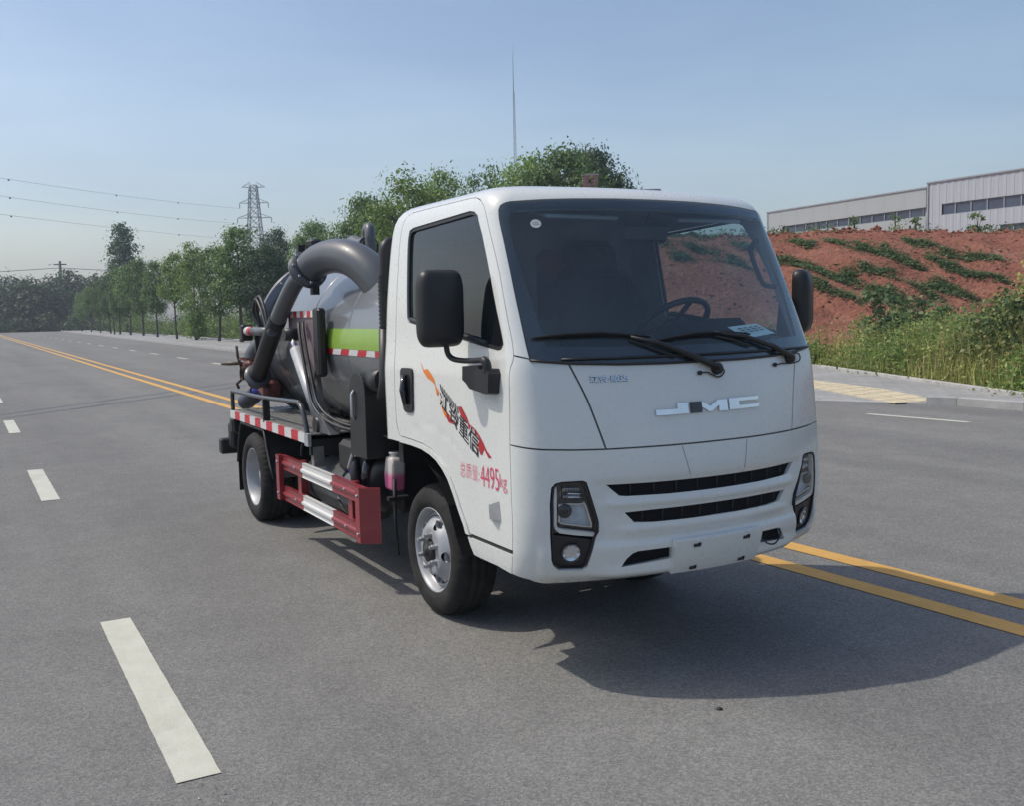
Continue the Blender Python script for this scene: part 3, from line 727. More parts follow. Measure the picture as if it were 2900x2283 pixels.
HG=[(-.8254,1.0335),(-.7056,1.0255),(-.592,1.0179),(-.513,1.0125),(-.406,1.0095),(-.2,1.0095),(0,1.0105)]
def both(half): return half+[(-s,v) for s,v in half[::-1] if s!=0]
WIN=[(-1.9108,1.5934),(-1.932,1.955),(-1.9243,1.9911),(-1.8714,2.0014),(-1.0476,2.0245),(-.993,2.017),(-.9543,1.9985),(-.9183,1.9126),(-.8895,1.7314),(-.8615,1.4592),(-.8622,1.4462),(-.8866,1.4269),(-.9167,1.4219),(-.9905,1.4292),(-1.8882,1.5388),(-1.9068,1.5564)]
REARW=rounded([(-2.86,1.52),(-2.40,1.52),(-2.40,1.93),(-2.86,1.93)],.07)
# shell: roof, pillars, rear wall
half=[(-2.95,.90),(-2.14,.9215),(-2.03,.9215)]+DG[:22]+[(-.6178,1.388)]+WS
shell=half+[(-s,v) for s,v in half[::-1] if s!=0]+[(2.95,2.32),(-2.95,2.32)]
cabshell=panel('cab_shell',shell,'white_paint',T,holes=[REARW,mir(REARW)],res=.04,roofcap=True)
def lwarp(P): return [(s+.024*sm((.82-v)/.14)*sm((.575+s)/.12),v) for s,v in P]
# dark inner lining, seen through the glass and in the panel gaps
lin=[(-2.95,.90),(-2.0,.93)]+[(s+.01,v+.012) for s,v in ARC[1:]]+[(-1.24,.50),(-.80,.46),(-.5,.40),(0,.43)]
lin=both(lin)+[(2.95,2.32),(-2.95,2.32)]
WSI=inset(both(WS)+both(WB)[::-1][1:-1],.035)
GRU=both([(-.405,.8605),(-.25,.858),(0,.858)])+both([(-.3674,.8182),(-.3477,.815),(-.2,.8115),(0,.8115)])[::-1]
GRL=both([(-.3466,.74),(-.255,.7435),(-.1,.745),(0,.746)])+both([(-.3178,.702),(-.254,.6968),(-.1,.696),(0,.697)])[::-1]
BOL=[(-.3542,.5108),(-.3401,.5396),(-.3228,.5631),(-.3053,.5715),(-.189,.5756),(-.185,.5264)]
LAMP=[(-.576,.8613),(-.5653,.8766),(-.5464,.8828),(-.4849,.8835),(-.4753,.8771),(-.4665,.8374),(-.4399,.7117),(-.4389,.6705),(-.4482,.6485),(-.471,.5138),(-.4835,.4994),(-.5539,.5044),(-.5698,.5289),(-.5761,.5571),(-.5819,.6805),(-.582,.7908)]
panel('inner_lining',lin,'lining',T,holes=[WSI,inset(WIN,-.004),mir(inset(WIN,-.004)),REARW,mir(REARW)]+[inset(LAMP,-.004),mir(lwarp(inset(LAMP,-.004)))],gap=0,off=-.034,thick=0,res=.06,roofcap=True)
# windscreen
ws=both(WS)+both(WB)[::-1][1:-1]
wso=panel('windscreen',ws,'windscreen_glass',T,gap=.004,off=.001,thick=0,res=.05)
clear=both([(-.540,1.440),(-.5605,1.637),(-.5788,1.78),(-.600,1.965),(-.594,1.995),(-.57,2.006),(-.40,2.010),(0,2.015)])+both([(-.540,1.440),(-.37,1.432),(-.12,1.428),(0,1.428)])[::-1][1:-1]
panel('glass_border',ws,'black_gloss',wso,holes=[clear],gap=.004,off=-.002,thick=0,res=.04)
m=MB(); st=[Vector(surf(-.511+.0185*math.cos(a),1.949+.0185*math.sin(a),.003)) for a in [k*math.pi/12 for k in range(24)]]; m.add(st,[tuple(range(24))]); stk=m.build('certificate_sticker','tape_white',wso)
text_mesh('sticker_print','CCC',lambda x,y:Vector(surf(-.5225+.023*x,1.943+.013*y,.0045)),'print_dark',wso)
m=MB(); m.tube([surf(s,v,.004) for s,v in densify(both(WB)[:],.05)][:-1],.006,6); m.build('lower_seal','black_plastic',wso)
# front panels
CP=[(-.7435,1.401),(-.6178,1.388),(-.6064,1.3792),(-.4888,1.3634),(-.4497,1.2144),(-.406,1.0095),(-.513,1.0125),(-.592,1.0179),(-.7056,1.0255),(-.8254,1.0335),(-.8024,1.187),(-.799,1.331),(-.790,1.352),(-.757,1.381)]
panel('corner_panel',CP,'white_paint',T,res=.028); panel('corner_panel',mir(CP),'white_paint',T,res=.028)
hp=both([(-.4888,1.3634),(-.3314,1.3536),(-.1668,1.350),(0,1.350)])+[(.4497,1.2144)]+both([(-.406,1.0095),(-.2,1.0095),(0,1.0105)])[::-1]+[(-.4497,1.2144)]
hood=panel('front_flap',hp,'white_paint',T,res=.04)
def bdisp(s,v):
    a=abs(s); e=sm((.46-a)/.10)
    d=.013*math.exp(-((v-.781)/.022)**2)*e+.012*math.exp(-((v-.664)/.020)**2)*sm((.42-a)/.10)
    d-=.010*sm((.47-a)/.06)*sm((v-.60)/.03)*sm((.885-v)/.03)
    d+=.022*math.exp(-((v-.475)/.035)**2)*sm((.50-a)/.14)
    d+=.012*sm((v-.43)/.05)*sm((.66-v)/.10)*sm((.66-a)/.06)
    return d
BB=[(-.826,.577),(-.826,.462),(-.75,.452),(-.689,.443),(-.63,.419),(-.577,.388),(-.5,.372),(-.33,.378),(-.245,.408),(-.15,.425),(0,.43)]
bm_=HG+[(-s,v) for s,v in HG[::-1][1:]]+[(-s,v) for s,v in DG[27:]]+[(-s,v) for s,v in BB[1:-1]]+BB[::-1]+DG[27:-1][::-1]
bumper=panel('front_bumper',bm_,'white_paint',T,holes=[GRU,GRL,BOL,mir(BOL),LAMP,mir(lwarp(LAMP))],res=.022,disp=bdisp,thick=.03)
for g,nm in((GRU,'upper_grille'),(GRL,'lower_grille')):
    go=panel(nm,inset(g,-.012),'matt_black',T,gap=0,off=-.016,thick=0,res=.03,disp=bdisp)
    x0=.33 if nm=='upper_grille' else .29
    for k in range(9):
        s=-x0+2*x0*k/8; vm=.836 if nm=='upper_grille' else .72; m=MB(); m.tube([surf(s,vm-.026,-.016),surf(s,vm+.026,-.016)],.003,6); m.build('grille_bar','black_plastic',go)
for q in(BOL,mir(BOL)): panel('bumper_recess',inset(q,-.008),'matt_black',T,gap=0,off=-.024,thick=0,disp=bdisp)
m=MB(); m.tube(smooth_path([surf(.19,.565,.02),surf(.225,.530,.045),surf(.265,.525,.05),surf(.30,.555,.035),surf(.325,.572,.0)],6),.004,6); m.build('loose_cable','black_plastic',T)
# faint seams either side of the bumper centre
for s0,s1 in((-.141,-.114),(.141,.114)):
    m=MB(); m.tube([surf(s0+(s1-s0)*t,1.003-.14*t,.0+bdisp(s0+(s1-s0)*t,1.003-.14*t)) for t in [k/6 for k in range(7)]],.0011,5); m.build('bumper_seam','black_plastic',bumper)
pl=panel('number_plate_holder',[(-.185,.462),(.185,.462),(.185,.612),(-.185,.612)],'white_paint',T,gap=0,off=.040,thick=.03,res=.04)
for s in(-.105,.105):
    for v in(.480,.588):
        m=MB(); p=Vector(surf(s,v,.042)); m.box(p,(.006,.034,.013)); m.box(p+Vector((0,.012,.006)),(.006,.014,.008)); m.build('plate_clip','black_plastic',pl)
# headlamps
def lampset(sg):
    f=(lambda P:[(s,v) for s,v in P]) if sg<0 else (lambda P:mir(lwarp(P)))
    one=(lambda s,v,o:surf(s,v,o)) if sg<0 else (lambda s,v,o:surf(*mir(lwarp([(s,v)]))[0],o))
    L=panel('headlamp',f(LAMP),'black_gloss',T,gap=.001,off=-.034,thick=0,res=.02)
    rim=panel('lamp_surround',f(LAMP),'black_plastic',L,holes=[f(inset(LAMP,.0075))],gap=.001,off=.001,thick=.036,res=.02)
    DR=[(-.5716,.8675),(-.5634,.8696),(-.5657,.7057),(-.5601,.6952),(-.5489,.6894),(-.45,.668),(-.4488,.6613),(-.4524,.6523),(-.511,.6622),(-.556,.6731),(-.5692,.6881),(-.5748,.7088)]
    panel('daytime_light',f(DR),'drl_white',L,gap=0,off=-.004,thick=.02,res=.012)
    RF=[(-.559,.7919),(-.5257,.7938),(-.4921,.7916),(-.4796,.7972),(-.4751,.7866),(-.4566,.7009),(-.4583,.6882),(-.4852,.6928),(-.551,.7087),(-.5602,.7181)]
    rc=panel('reflector_rim',f(RF),'chrome',L,holes=[f(inset(RF,.005))],gap=0,off=-.012,thick=.018,res=.012)
    panel('reflector',f(RF),'reflector_bright',L,gap=0,off=-.026,thick=0,res=.012)
    c=Vector(one(-.5404,.7628,-.012)); n=Vector(snorm(-.5404*(1 if sg<0 else -1),.7628)); m=MB()
    M=n.to_track_quat('Z','Y').to_matrix()
    pr=[(-.02,.030),(.0,.030),(.006,.027),(.010,.018),(.012,.006),(.0122,.0005)]
    t=MB(); t.lathe(pr,'z',(0,0,0),24); t.v=[tuple(c+M@Vector(p)) for p in t.v]; t.build('projector_lens','black_gloss',L)
    RB=[(-.5461,.8636),(-.496,.8607),(-.4755,.81),(-.5458,.8065)]
    panel('upper_lamp',f(RB),'trim_grey',L,gap=0,off=-.022,thick=.01,res=.02)
    for k in range(11):
        s=-.543+.0047*k
        for va,vb in((.841,.860),(.811,.828)):
            t=MB(); t.tube([one(s,va,-.017),one(s+.001,vb,-.017)],.0014,5); t.build('lamp_rib','chrome',L)
    for va in(.834,.819):
        t=MB(); t.tube([one(-.53,va,-.016),one(-.48,va-.004,-.016)],.0035,6); t.build('lamp_bar','lamp_silver',L)
    LO=[(-.5800,.6700),(-.4500,.6400),(-.455,.60),(-.471,.5138),(-.4835,.4994),(-.5539,.5044),(-.5698,.5289),(-.5761,.5571)]
    panel('fog_bezel',f(inset(LO,.003)),'black_plastic',L,holes=[f([(-.5185+.0285*math.cos(k*math.pi/12),.580+.0375*math.sin(k*math.pi/12)) for k in range(24)])],gap=0,off=-.008,thick=.02,res=.02)
    c=Vector(one(-.5185,.580,-.006)); n=Vector(snorm(-.5185*(1 if sg<0 else -1),.580)); M=n.to_track_quat('Z','Y').to_matrix()
    t=MB(); t.lathe([(0,.043),(.006,.043),(.006,.038),(.001,.036)],'z',(0,0,0),28); t.v=[tuple(c+M@Vector(p)) for p in t.v]; fg=t.build('fog_lamp','black_gloss',L)
    t=MB(); t.lathe([(.001,.037),(-.006,.028),(-.008,.012),(-.006,.004),(-.004,.0005)],'z',(0,0,0),28,smooth=False,mod=lambda i,j,r:r*(1+.16*(j%3==0)-.10*(i%2))); t.v=[tuple(c+M@Vector(p)) for p in t.v]; t.build('fog_reflector','lamp_silver',fg)
    t=MB(); t.lathe([(.003,.038),(.008,.028),(.0105,.014),(.011,.0005)],'z',(0,0,0),24); t.v=[tuple(c+M@Vector(p)) for p in t.v]; t.build('fog_lens','lens_glass',fg)
    UP=[(-.576,.8613),(-.5653,.8766),(-.5464,.8828),(-.4849,.8835),(-.4753,.8771),(-.4665,.8374),(-.4399,.7117),(-.4389,.6705),(-.4482,.6485),(-.58,.672),(-.5819,.6805),(-.582,.7908)]
    panel('lamp_cover',f(inset(UP,.006)),'lens_glass',L,gap=0,off=-.001,thick=0,res=.03)
lampset(-1); lampset(1)
# badge letters; the M's dark left leg is a reflection put into its colour
for nm,P,mt in(('badge_letter_j',[(-.2275,1.134),(-.1056,1.135),(-.1056,1.181),(-.147,1.181),(-.147,1.157),(-.2275,1.157)],'lamp_silver'),('badge_letter_m',[(-.050,1.182),(-.016,1.158),(.018,1.183),(.0604,1.183),(.0604,1.135),(.022,1.135),(.022,1.160),(-.012,1.137),(-.022,1.137),(-.050,1.158)],'lamp_silver'),('badge_letter_m_leg',[(-.094,1.135),(-.094,1.182),(-.0505,1.182),(-.0505,1.135)],'black_gloss'),('badge_letter_c',[(.069,1.136),(.069,1.185),(.213,1.185),(.213,1.170),(.115,1.170),(.115,1.151),(.213,1.151),(.213,1.136)],'lamp_silver')):
    panel(nm,P,mt,hood,gap=0,off=.009,thick=.009,res=.02)
text_mesh('name_badge','江铃·顺达',lambda x,y:Vector(surf(-.4335+.128*x,1.283+.029*y,.003)),'lamp_silver',hood,.012)
text_mesh('name_badge_edge','江铃·顺达',lambda x,y:Vector(surf(-.4350+.128*x,1.2815+.029*y,.0015)),'trim_grey',hood,.016)
# wipers
def wiper(arm,blade,link_):
    m=MB(); m.tube([Vector(surf(s,v,.014+.012*(1-k/(len(arm)-1)))) for k,(s,v) in enumerate(arm)],[.016,.013,.010,.008],8); W=m.build('wiper','black_plastic',T)
    m=MB(); P=surftube(blade,.012,.006); m.tube(P,[.004+.007*math.sin(math.pi*k/(len(P)-1))**.5 for k in range(len(P))],6); m.build('wiper_blade','matt_black',W)
    m=MB(); m.tube(surftube(link_,.010,.005),.006,6); m.build('wiper_link','black_plastic',W)
    c=Vector(surf(*arm[0],.012)); n=Vector(snorm(*arm[0])); M=n.to_track_quat('Z','Y').to_matrix(); t=MB(); t.lathe([(-.015,.026),(.012,.025),(.02,.018),(.022,.001)],'z',(0,0,0),16); t.v=[tuple(c+M@Vector(p)) for p in t.v]; t.build('wiper_pivot','black_plastic',W)
    return W
w1=wiper([(.0337,1.3148),(-.0689,1.3713),(-.178,1.4281),(-.2724,1.4582)],[(-.5853,1.4638),(-.4812,1.4731),(-.3669,1.4748),(-.2005,1.4555)],[(-.2749,1.4466),(-.1964,1.4069),(-.1249,1.3712)])
w2=wiper([(.4296,1.3362),(.3324,1.3885),(.195,1.4423),(.0599,1.4648)],[(-.1749,1.4412),(-.03,1.4592),(.0966,1.4618),(.2324,1.4517)],[(.06,1.452),(.14,1.43),(.22,1.40)])
for pts,W in(([(-.0398,1.3013),(-.0086,1.3020),(.012,1.290),(.040,1.279),(.066,1.300),(.055,1.325)],w1),([(.334,1.3122),(.3883,1.3150),(.45,1.312),(.505,1.322),(.505,1.352),(.455,1.356)],w2)):
    m=MB(); P=smooth_path([surf(s,v,.008) for s,v in pts],5); m.tube(P,.0032,6); m.build('washer_hose','black_plastic',W)
    m=MB(); c=Vector(surf(*pts[0],.008)); t=MB(); t.lathe([(-.010,.0005),(-.006,.009),(.004,.010),(.010,.0005)],'x',c,12); t.build('washer_nozzle','black_plastic',W)
# doors
def door(sg):
    f=(lambda P:P) if sg<0 else mir
    one=(lambda s,v,o:Vector(surf(s,v,o))) if sg<0 else (lambda s,v,o:Vector(surf(-s,v,o)))
    dp=DG[:-1]+[(-.826,.585),(-1.24,.585)]+AIN[::-1][1:-1]
    def ddisp(s,v):   # shallow swage arc above the wheel
        a=abs(s); q=math.hypot((a-1.66)*1.0,(v-.62)*1.35); r=.56
        return -.0015*math.exp(-((q-r)/.02)**2)*sm((v-.80)/.1)*sm((1.93-a)/.12)*sm((a-1.25)/.12) - .010*math.exp(-((v-(1.395+.135*sm((a-.9)/1.0)))/.012)**2)*0
    D=panel('door',f(dp),'white_paint',T,holes=[f(WIN)],res=.032,disp=ddisp,thick=.028)
    panel('window_glass',f(WIN),'door_glass',D,gap=0,off=-.016,thick=0,res=.08)
    panel('window_seal',f(inset(WIN,-.002)),'black_plastic',D,holes=[f(inset(WIN,.013))],gap=0,off=-.006,thick=.012,res=.05)
    m=MB(); m.tube([one(s,v,-.004) for s,v in((-1.875,1.552),(-1.4,1.495),(-1.02,1.448))],.011,6); m.build('belt_moulding','trim_grey',D)
    panel('window_corner',f([(-.99,1.433),(-.9167,1.424),(-.8866,1.429),(-.864,1.447),(-.8635,1.47),(-.90,1.60),(-.985,1.46)]),'black_gloss',D,gap=0,off=-.010,thick=.01,res=.05)
    HB=rounded([(-1.975,1.308),(-1.815,1.312),(-1.83,1.088),(-1.945,1.086)],.035)
    panel('door_handle',f(HB),'black_plastic',D,gap=0,off=.010,thick=.012,res=.03)
    panel('handle_recess',f(rounded([(-1.945,1.28),(-1.845,1.283),(-1.852,1.12),(-1.93,1.118)],.03)),'black_gloss',D,gap=0,off=.0115,thick=0,res=.03)
    m=MB(); m.tube([one(-1.90,1.275,.020),one(-1.895,1.20,.030),one(-1.89,1.125,.020)],[.014,.018,.014],8); m.build('pull_bar','black_gloss',D)
    SL=[(-1.0503,.7584),(-.9536,.7820),(-.9391,.6995),(-1.0429,.6954)]
    # wedge shaped side repeater
    V=[one(s,v,.001) for s,v in SL]+[one(-.995,.765,.030),one(-.990,.705,.030)]
    m=MB(); m.add(V,[(0,4,5,3),(4,1,2,5),(0,1,4),(3,5,2)]); m.build('side_lamp','lamp_silver',D)
    TR=AIN+ARC[::-1]
    panel('arch_trim',f(TR),'white_paint',T,gap=.002,off=.006,thick=.05,res=.025)
    SP=[(-.826,.566),(-1.268,.566),(-1.2448,.5276),(-1.2024,.4748),(-1.1588,.4716),(-.9667,.4712),(-.86,.463),(-.826,.460)]
    panel('sill_panel',f(SP),'white_paint',T,res=.03,gap=.002)
    panel('sill_strip',f([(-.83,.586),(-1.27,.586),(-1.27,.564),(-.83,.564)]),'black_plastic',T,gap=0,off=-.008,thick=.01,res=.06)
    return D,one
DR_,one=door(-1); DL_,_=door(1)
# decals on the near door
def dec(name,P,mat,o=.0022): panel(name,P,mat,DR_,gap=0,off=o,thick=0,res=.03,disp=None)
dec('flame_decal',[(-1.7375,1.3469),(-1.6894,1.3083),(-1.6453,1.3155),(-1.60,1.292),(-1.5651,1.2684),(-1.5535,1.2418),(-1.516,1.2141),(-1.5245,1.1946),(-1.5409,1.1963),(-1.5569,1.2416),(-1.5861,1.2564),(-1.6466,1.2728),(-1.6884,1.2986),(-1.7289,1.3361)],'decal_orange')
dec('flame_decal',[(-1.3093,1.1572),(-1.2756,1.1596),(-1.2271,1.1183),(-1.2073,1.0893),(-1.1464,1.0693),(-1.115,1.0496),(-1.0798,1.0206),(-1.0512,.9889),(-1.0061,.9619),(-1.0338,.9562),(-1.0728,.9915),(-1.0931,.9643),(-1.11,.9624),(-1.133,1.0001),(-1.1242,1.0236),(-1.1491,1.0489),(-1.2101,1.0686),(-1.2605,1.0898),(-1.297,1.1334)],'decal_red')
dec('flame_decal',[(-1.5055,1.1877),(-1.4728,1.1335),(-1.4054,1.1093),(-1.3524,1.0847),(-1.3721,1.0764),(-1.4217,1.0815),(-1.4697,1.1069),(-1.5026,1.1556)],'decal_orange',.0018)
dec('flame_decal',[(-1.45,1.112),(-1.39,1.098),(-1.345,1.082),(-1.365,1.072),(-1.425,1.078)],'decal_red',.0026)
def diag(x,y):  # letters stepping down the door, tall and slanted
    s=-1.512+.385*x+.016*y; v=1.155-.212*x+(.085+.025*x)*y-.012*math.sin(x*3.14); return one(s,v,.0034)
def diagw(x,y): 
    q=diag(x,y); return Vector((q.x,q.y+.0009,q.z))
plain('decal_white',(.72,.72,.70),.4)
text_mesh('lettering_outline','江铃重信',diagw,'decal_white',DR_,.055)
text_mesh('door_lettering','江铃重信',diag,'decal_black',DR_,.014)
for k in range(9):
    x=k/9; s=-1.500+.20*x; v=1.253-.105*x; m=MB(); m.add([one(s,v,.003),one(s+.008,v-.003,.003),one(s+.016,v-.034,.003),one(s+.008,v-.030,.003)],[(0,1,2,3)]); m.build('decal_stroke','decal_black',DR_)
text_mesh('weight_lettering','总质量:',lambda x,y:one(-1.322+.190*x,.842+.068*y,.003),'letter_pink',DR_,-.014)
text_mesh('weight_lettering','4495',lambda x,y:one(-1.118+.170*x,.826+.094*y,.003),'letter_pink',DR_,-.012)
text_mesh('weight_lettering','kg',lambda x,y:one(-.940+.062*x,.826+.078*y,.003),'letter_pink',DR_,-.012)
# rear windows of the cab
for P in(REARW,mir(REARW)): panel('rear_window',P,'rear_glass',T,gap=0,off=-.02,thick=0,res=.1)
# mirrors
def mirror(c,rz,arm,base,sgn):
    m=MB(); n=9; V=[];Fs=[]
    prof=[(-.045,.80),(-.040,.95),(-.02,1.0),(.01,.985),(.03,.90),(.043,.70),(.047,.40),(.048,.001)]
    q=rotz(rz); seg=36
    for a,k in prof:
        for j in range(seg):
            t=2*math.pi*j/seg; e=.36
            y=.108*k*math.copysign(abs(math.cos(t))**e,math.cos(t)); z=.168*k*math.copysign(abs(math.sin(t))**e,math.sin(t))
            V.append(Vector(c)+q@Vector((a,y+0,z)))
    for i in range(len(prof)-1):
        for j in range(seg): j2=(j+1)%seg; Fs.append((i*seg+j,i*seg+j2,(i+1)*seg+j2,(i+1)*seg+j))
    m.add(V,Fs,True); M_=m.build('mirror','black_plastic',T)
    g=MB(); pts=[Vector(c)+q@Vector((-.043,.095*math.copysign(abs(math.cos(t))**.4,math.cos(t)),.155*math.copysign(abs(math.sin(t))**.4,math.sin(t)))) for t in [2*math.pi*j/28 for j in range(28)]]; g.add(pts,[tuple(range(28))]); g.build('mirror_glass','chrome',M_)
    a=MB(); P=smooth_path(arm,6); a.tube(P,[.0125]*(len(P)-8)+[.019]*8,10); a.build('mirror_arm','black_plastic',M_)
    b=MB()
    V=[Vector(p) for p in base[0]]+[Vector(p) for p in base[1]]; k=len(base[0]); b.add(V,[tuple(range(k)),tuple(range(2*k-1,k-1,-1))]+[(i,(i+1)%k,(i+1)%k+k,i+k) for i in range(k)]); b.build('mirror_base','black_plastic',M_)
bo=[(.795,1.352),(.954,1.361),(.965,1.345),(1.035,1.345),(1.053,1.325),(1.046,1.243),(1.02,1.235),(.99,1.238),(.863,1.25),(.83,1.272),(.791,1.289)]
for sg in(-1,1):
    base=([(x,sg*.83,z) for x,z in bo],[(.9+(x-.9)*.93,sg*.895,1.30+(z-1.30)*.93) for x,z in bo])
    if sg<0: mirror((.752,-.965,1.600),rad(4),[(.752,-.945,1.45),(.752,-.938,1.405),(.775,-.925,1.382),(.84,-.91,1.375),(.92,-.90,1.377),(1.0,-.885,1.377),(1.01,-.88,1.33)],base,sg)
    else: mirror((.80,1.125,1.600),rad(36),[(.80,1.11,1.45),(.805,1.10,1.405),(.83,1.05,1.382),(.88,.97,1.375),(.94,.91,1.377),(1.0,.885,1.377),(1.01,.88,1.33)],base,sg)
# interior
m=MB(); m.box((.42,0,.92),(1.35,1.50,.06)); m.build('cab_floor','matt_black',T)
m=MB(); V=[]
for y in(-.74,.74):
    V+=[(1.06,y,.95),(.98,y,1.30),(.86,y,1.36),(.72,y,1.36),(.66,y,1.28),(.72,y,.95)]
for i in(0,6):
    pass
V=[(x+ (.0 if abs(y)>.7 else 0),y,z) for x,y,z in V]; m.add(V,[(0,1,7,6),(1,2,8,7),(2,3,9,8),(3,4,10,9),(4,5,11,10),(5,0,6,11),(0,5,4,3,2,1),(6,7,8,9,10,11)]); dash=m.build('dashboard','trim_grey',T)
m=MB(); m.box((.84,.40,1.445),(.20,.46,.13),Matrix.Rotation(rad(-14),3,'Y'),.03); m.build('instrument_hood','matt_black',dash)
m=MB(); 
# curved dash top reaching the glass
V=[];Fs=[]; n=24
for i in range(n+1):
    s=-.60+1.2*i/n; p=surf(s,1.405,-.03); V+=[p,(.80,p[1]*.97,1.372)]
for i in range(n): Fs.append((2*i,2*i+1,2*i+3,2*i+2))
m.add(V,Fs); m.build('dash_top','trim_grey',dash)
for y in(-.34,.38):
    S=empty('seat',(.18,y,1.03),T)
    m=MB(); m.box((.10,0,.12),(.52,.50,.16),None,.05); m.build('seat_cushion','cloth_grey',S)
    q=Matrix.Rotation(rad(-12),3,'Y'); m=MB(); m.box((-.20,0,.45),(.15,.52,.66),q,.06); m.build('backrest','cloth_grey',S)
    m=MB(); m.box((-.275,0,.83),(.12,.34,.22),q,.05); m.build('headrest','cloth_grey',S)
m=MB(); m.box((.12,0,1.03),(.5,.26,.12),None,.04); m.build('centre_seat','cloth_grey',T)
wheelc=Vector((.62,.40,1.50)); q=Matrix.Rotation(rad(-38),3,'Y')
m=MB(); m.tube([wheelc+q@Vector((.19*math.cos(a),.19*math.sin(a),0)) for a in [2*math.pi*k/36 for k in range(36)]],.016,8,closed=True); sw=m.build('steering_wheel','black_plastic',T)
m=MB(); m.box(wheelc-Vector((.0,0,.01)),(.11,.12,.05),q,.015)
for a in(0,2.1,4.19): m.cyl(wheelc,wheelc+q@Vector((.18*math.cos(a),.18*math.sin(a),0)),.013,6)
m.build('wheel_hub','black_plastic',sw); m=MB(); m.cyl(wheelc,wheelc+Vector((.22,0,-.22)),.03,10); m.build('steering_column','black_plastic',sw)
m=MB(); m.box((.90,.02,1.93),(.03,.26,.085),Matrix.Rotation(rad(12),3,'Y'),.014); im=m.build('inside_mirror','black_plastic',T); m=MB(); m.cyl((.90,.02,1.95),(.96,.02,2.06),.008,6); m.build('mirror_stem','black_plastic',im)
for y in(-.36,.36): m=MB(); m.box((.88,y,2.005),(.16,.38,.018),Matrix.Rotation(rad(14),3,'Y'),.006); m.build('sun_visor','pillar_trim',T)
for sg in(-1,1):
    m=MB(); m.tube(smooth_path([surf(sg*.70,1.93,-.05),surf(sg*.71,1.90,-.10),surf(sg*.69,1.80,-.11),surf(sg*.68,1.72,-.10),surf(sg*.67,1.69,-.05)],5),.012,8); m.build('grab_handle','trim_grey',T)
    m=MB(); P0=[surf(sg*(.575+.08*(v-1.42)/.56),v,-.036) for v in(1.42,1.6,1.8,1.98)]; P1=[surf(sg*.80,v,-.06) for v in(1.42,1.6,1.8,1.98)]; m.add(P0+P1,[(i,i+1,i+5,i+4) for i in range(3)]); m.build('pillar_cover','pillar_trim',T)
# paper slip on the dash
PC=[Vector(q) for q in((1.258,.199,1.49),(1.172,.446,1.50),(1.178,.562,1.452),(1.272,.30,1.437))]; m=MB(); m.add(PC,[(0,1,2,3)]); pp_=m.build('paper_slip','paper',T)
for k in range(3):
    for j in range(4):
        a=.25+.16*k; m=MB(); P=lambda x,y:(PC[0]*(1-x)+PC[1]*x)*(1-y)+(PC[3]*(1-x)+PC[2]*x)*y+Vector((.004,0,.004))
        x=.15+.19*j; m.add([P(x,a),P(x+.13,a),P(x+.13,a+.07),P(x,a+.07)],[(0,1,2,3)]); m.build('slip_print','print_dark',pp_)
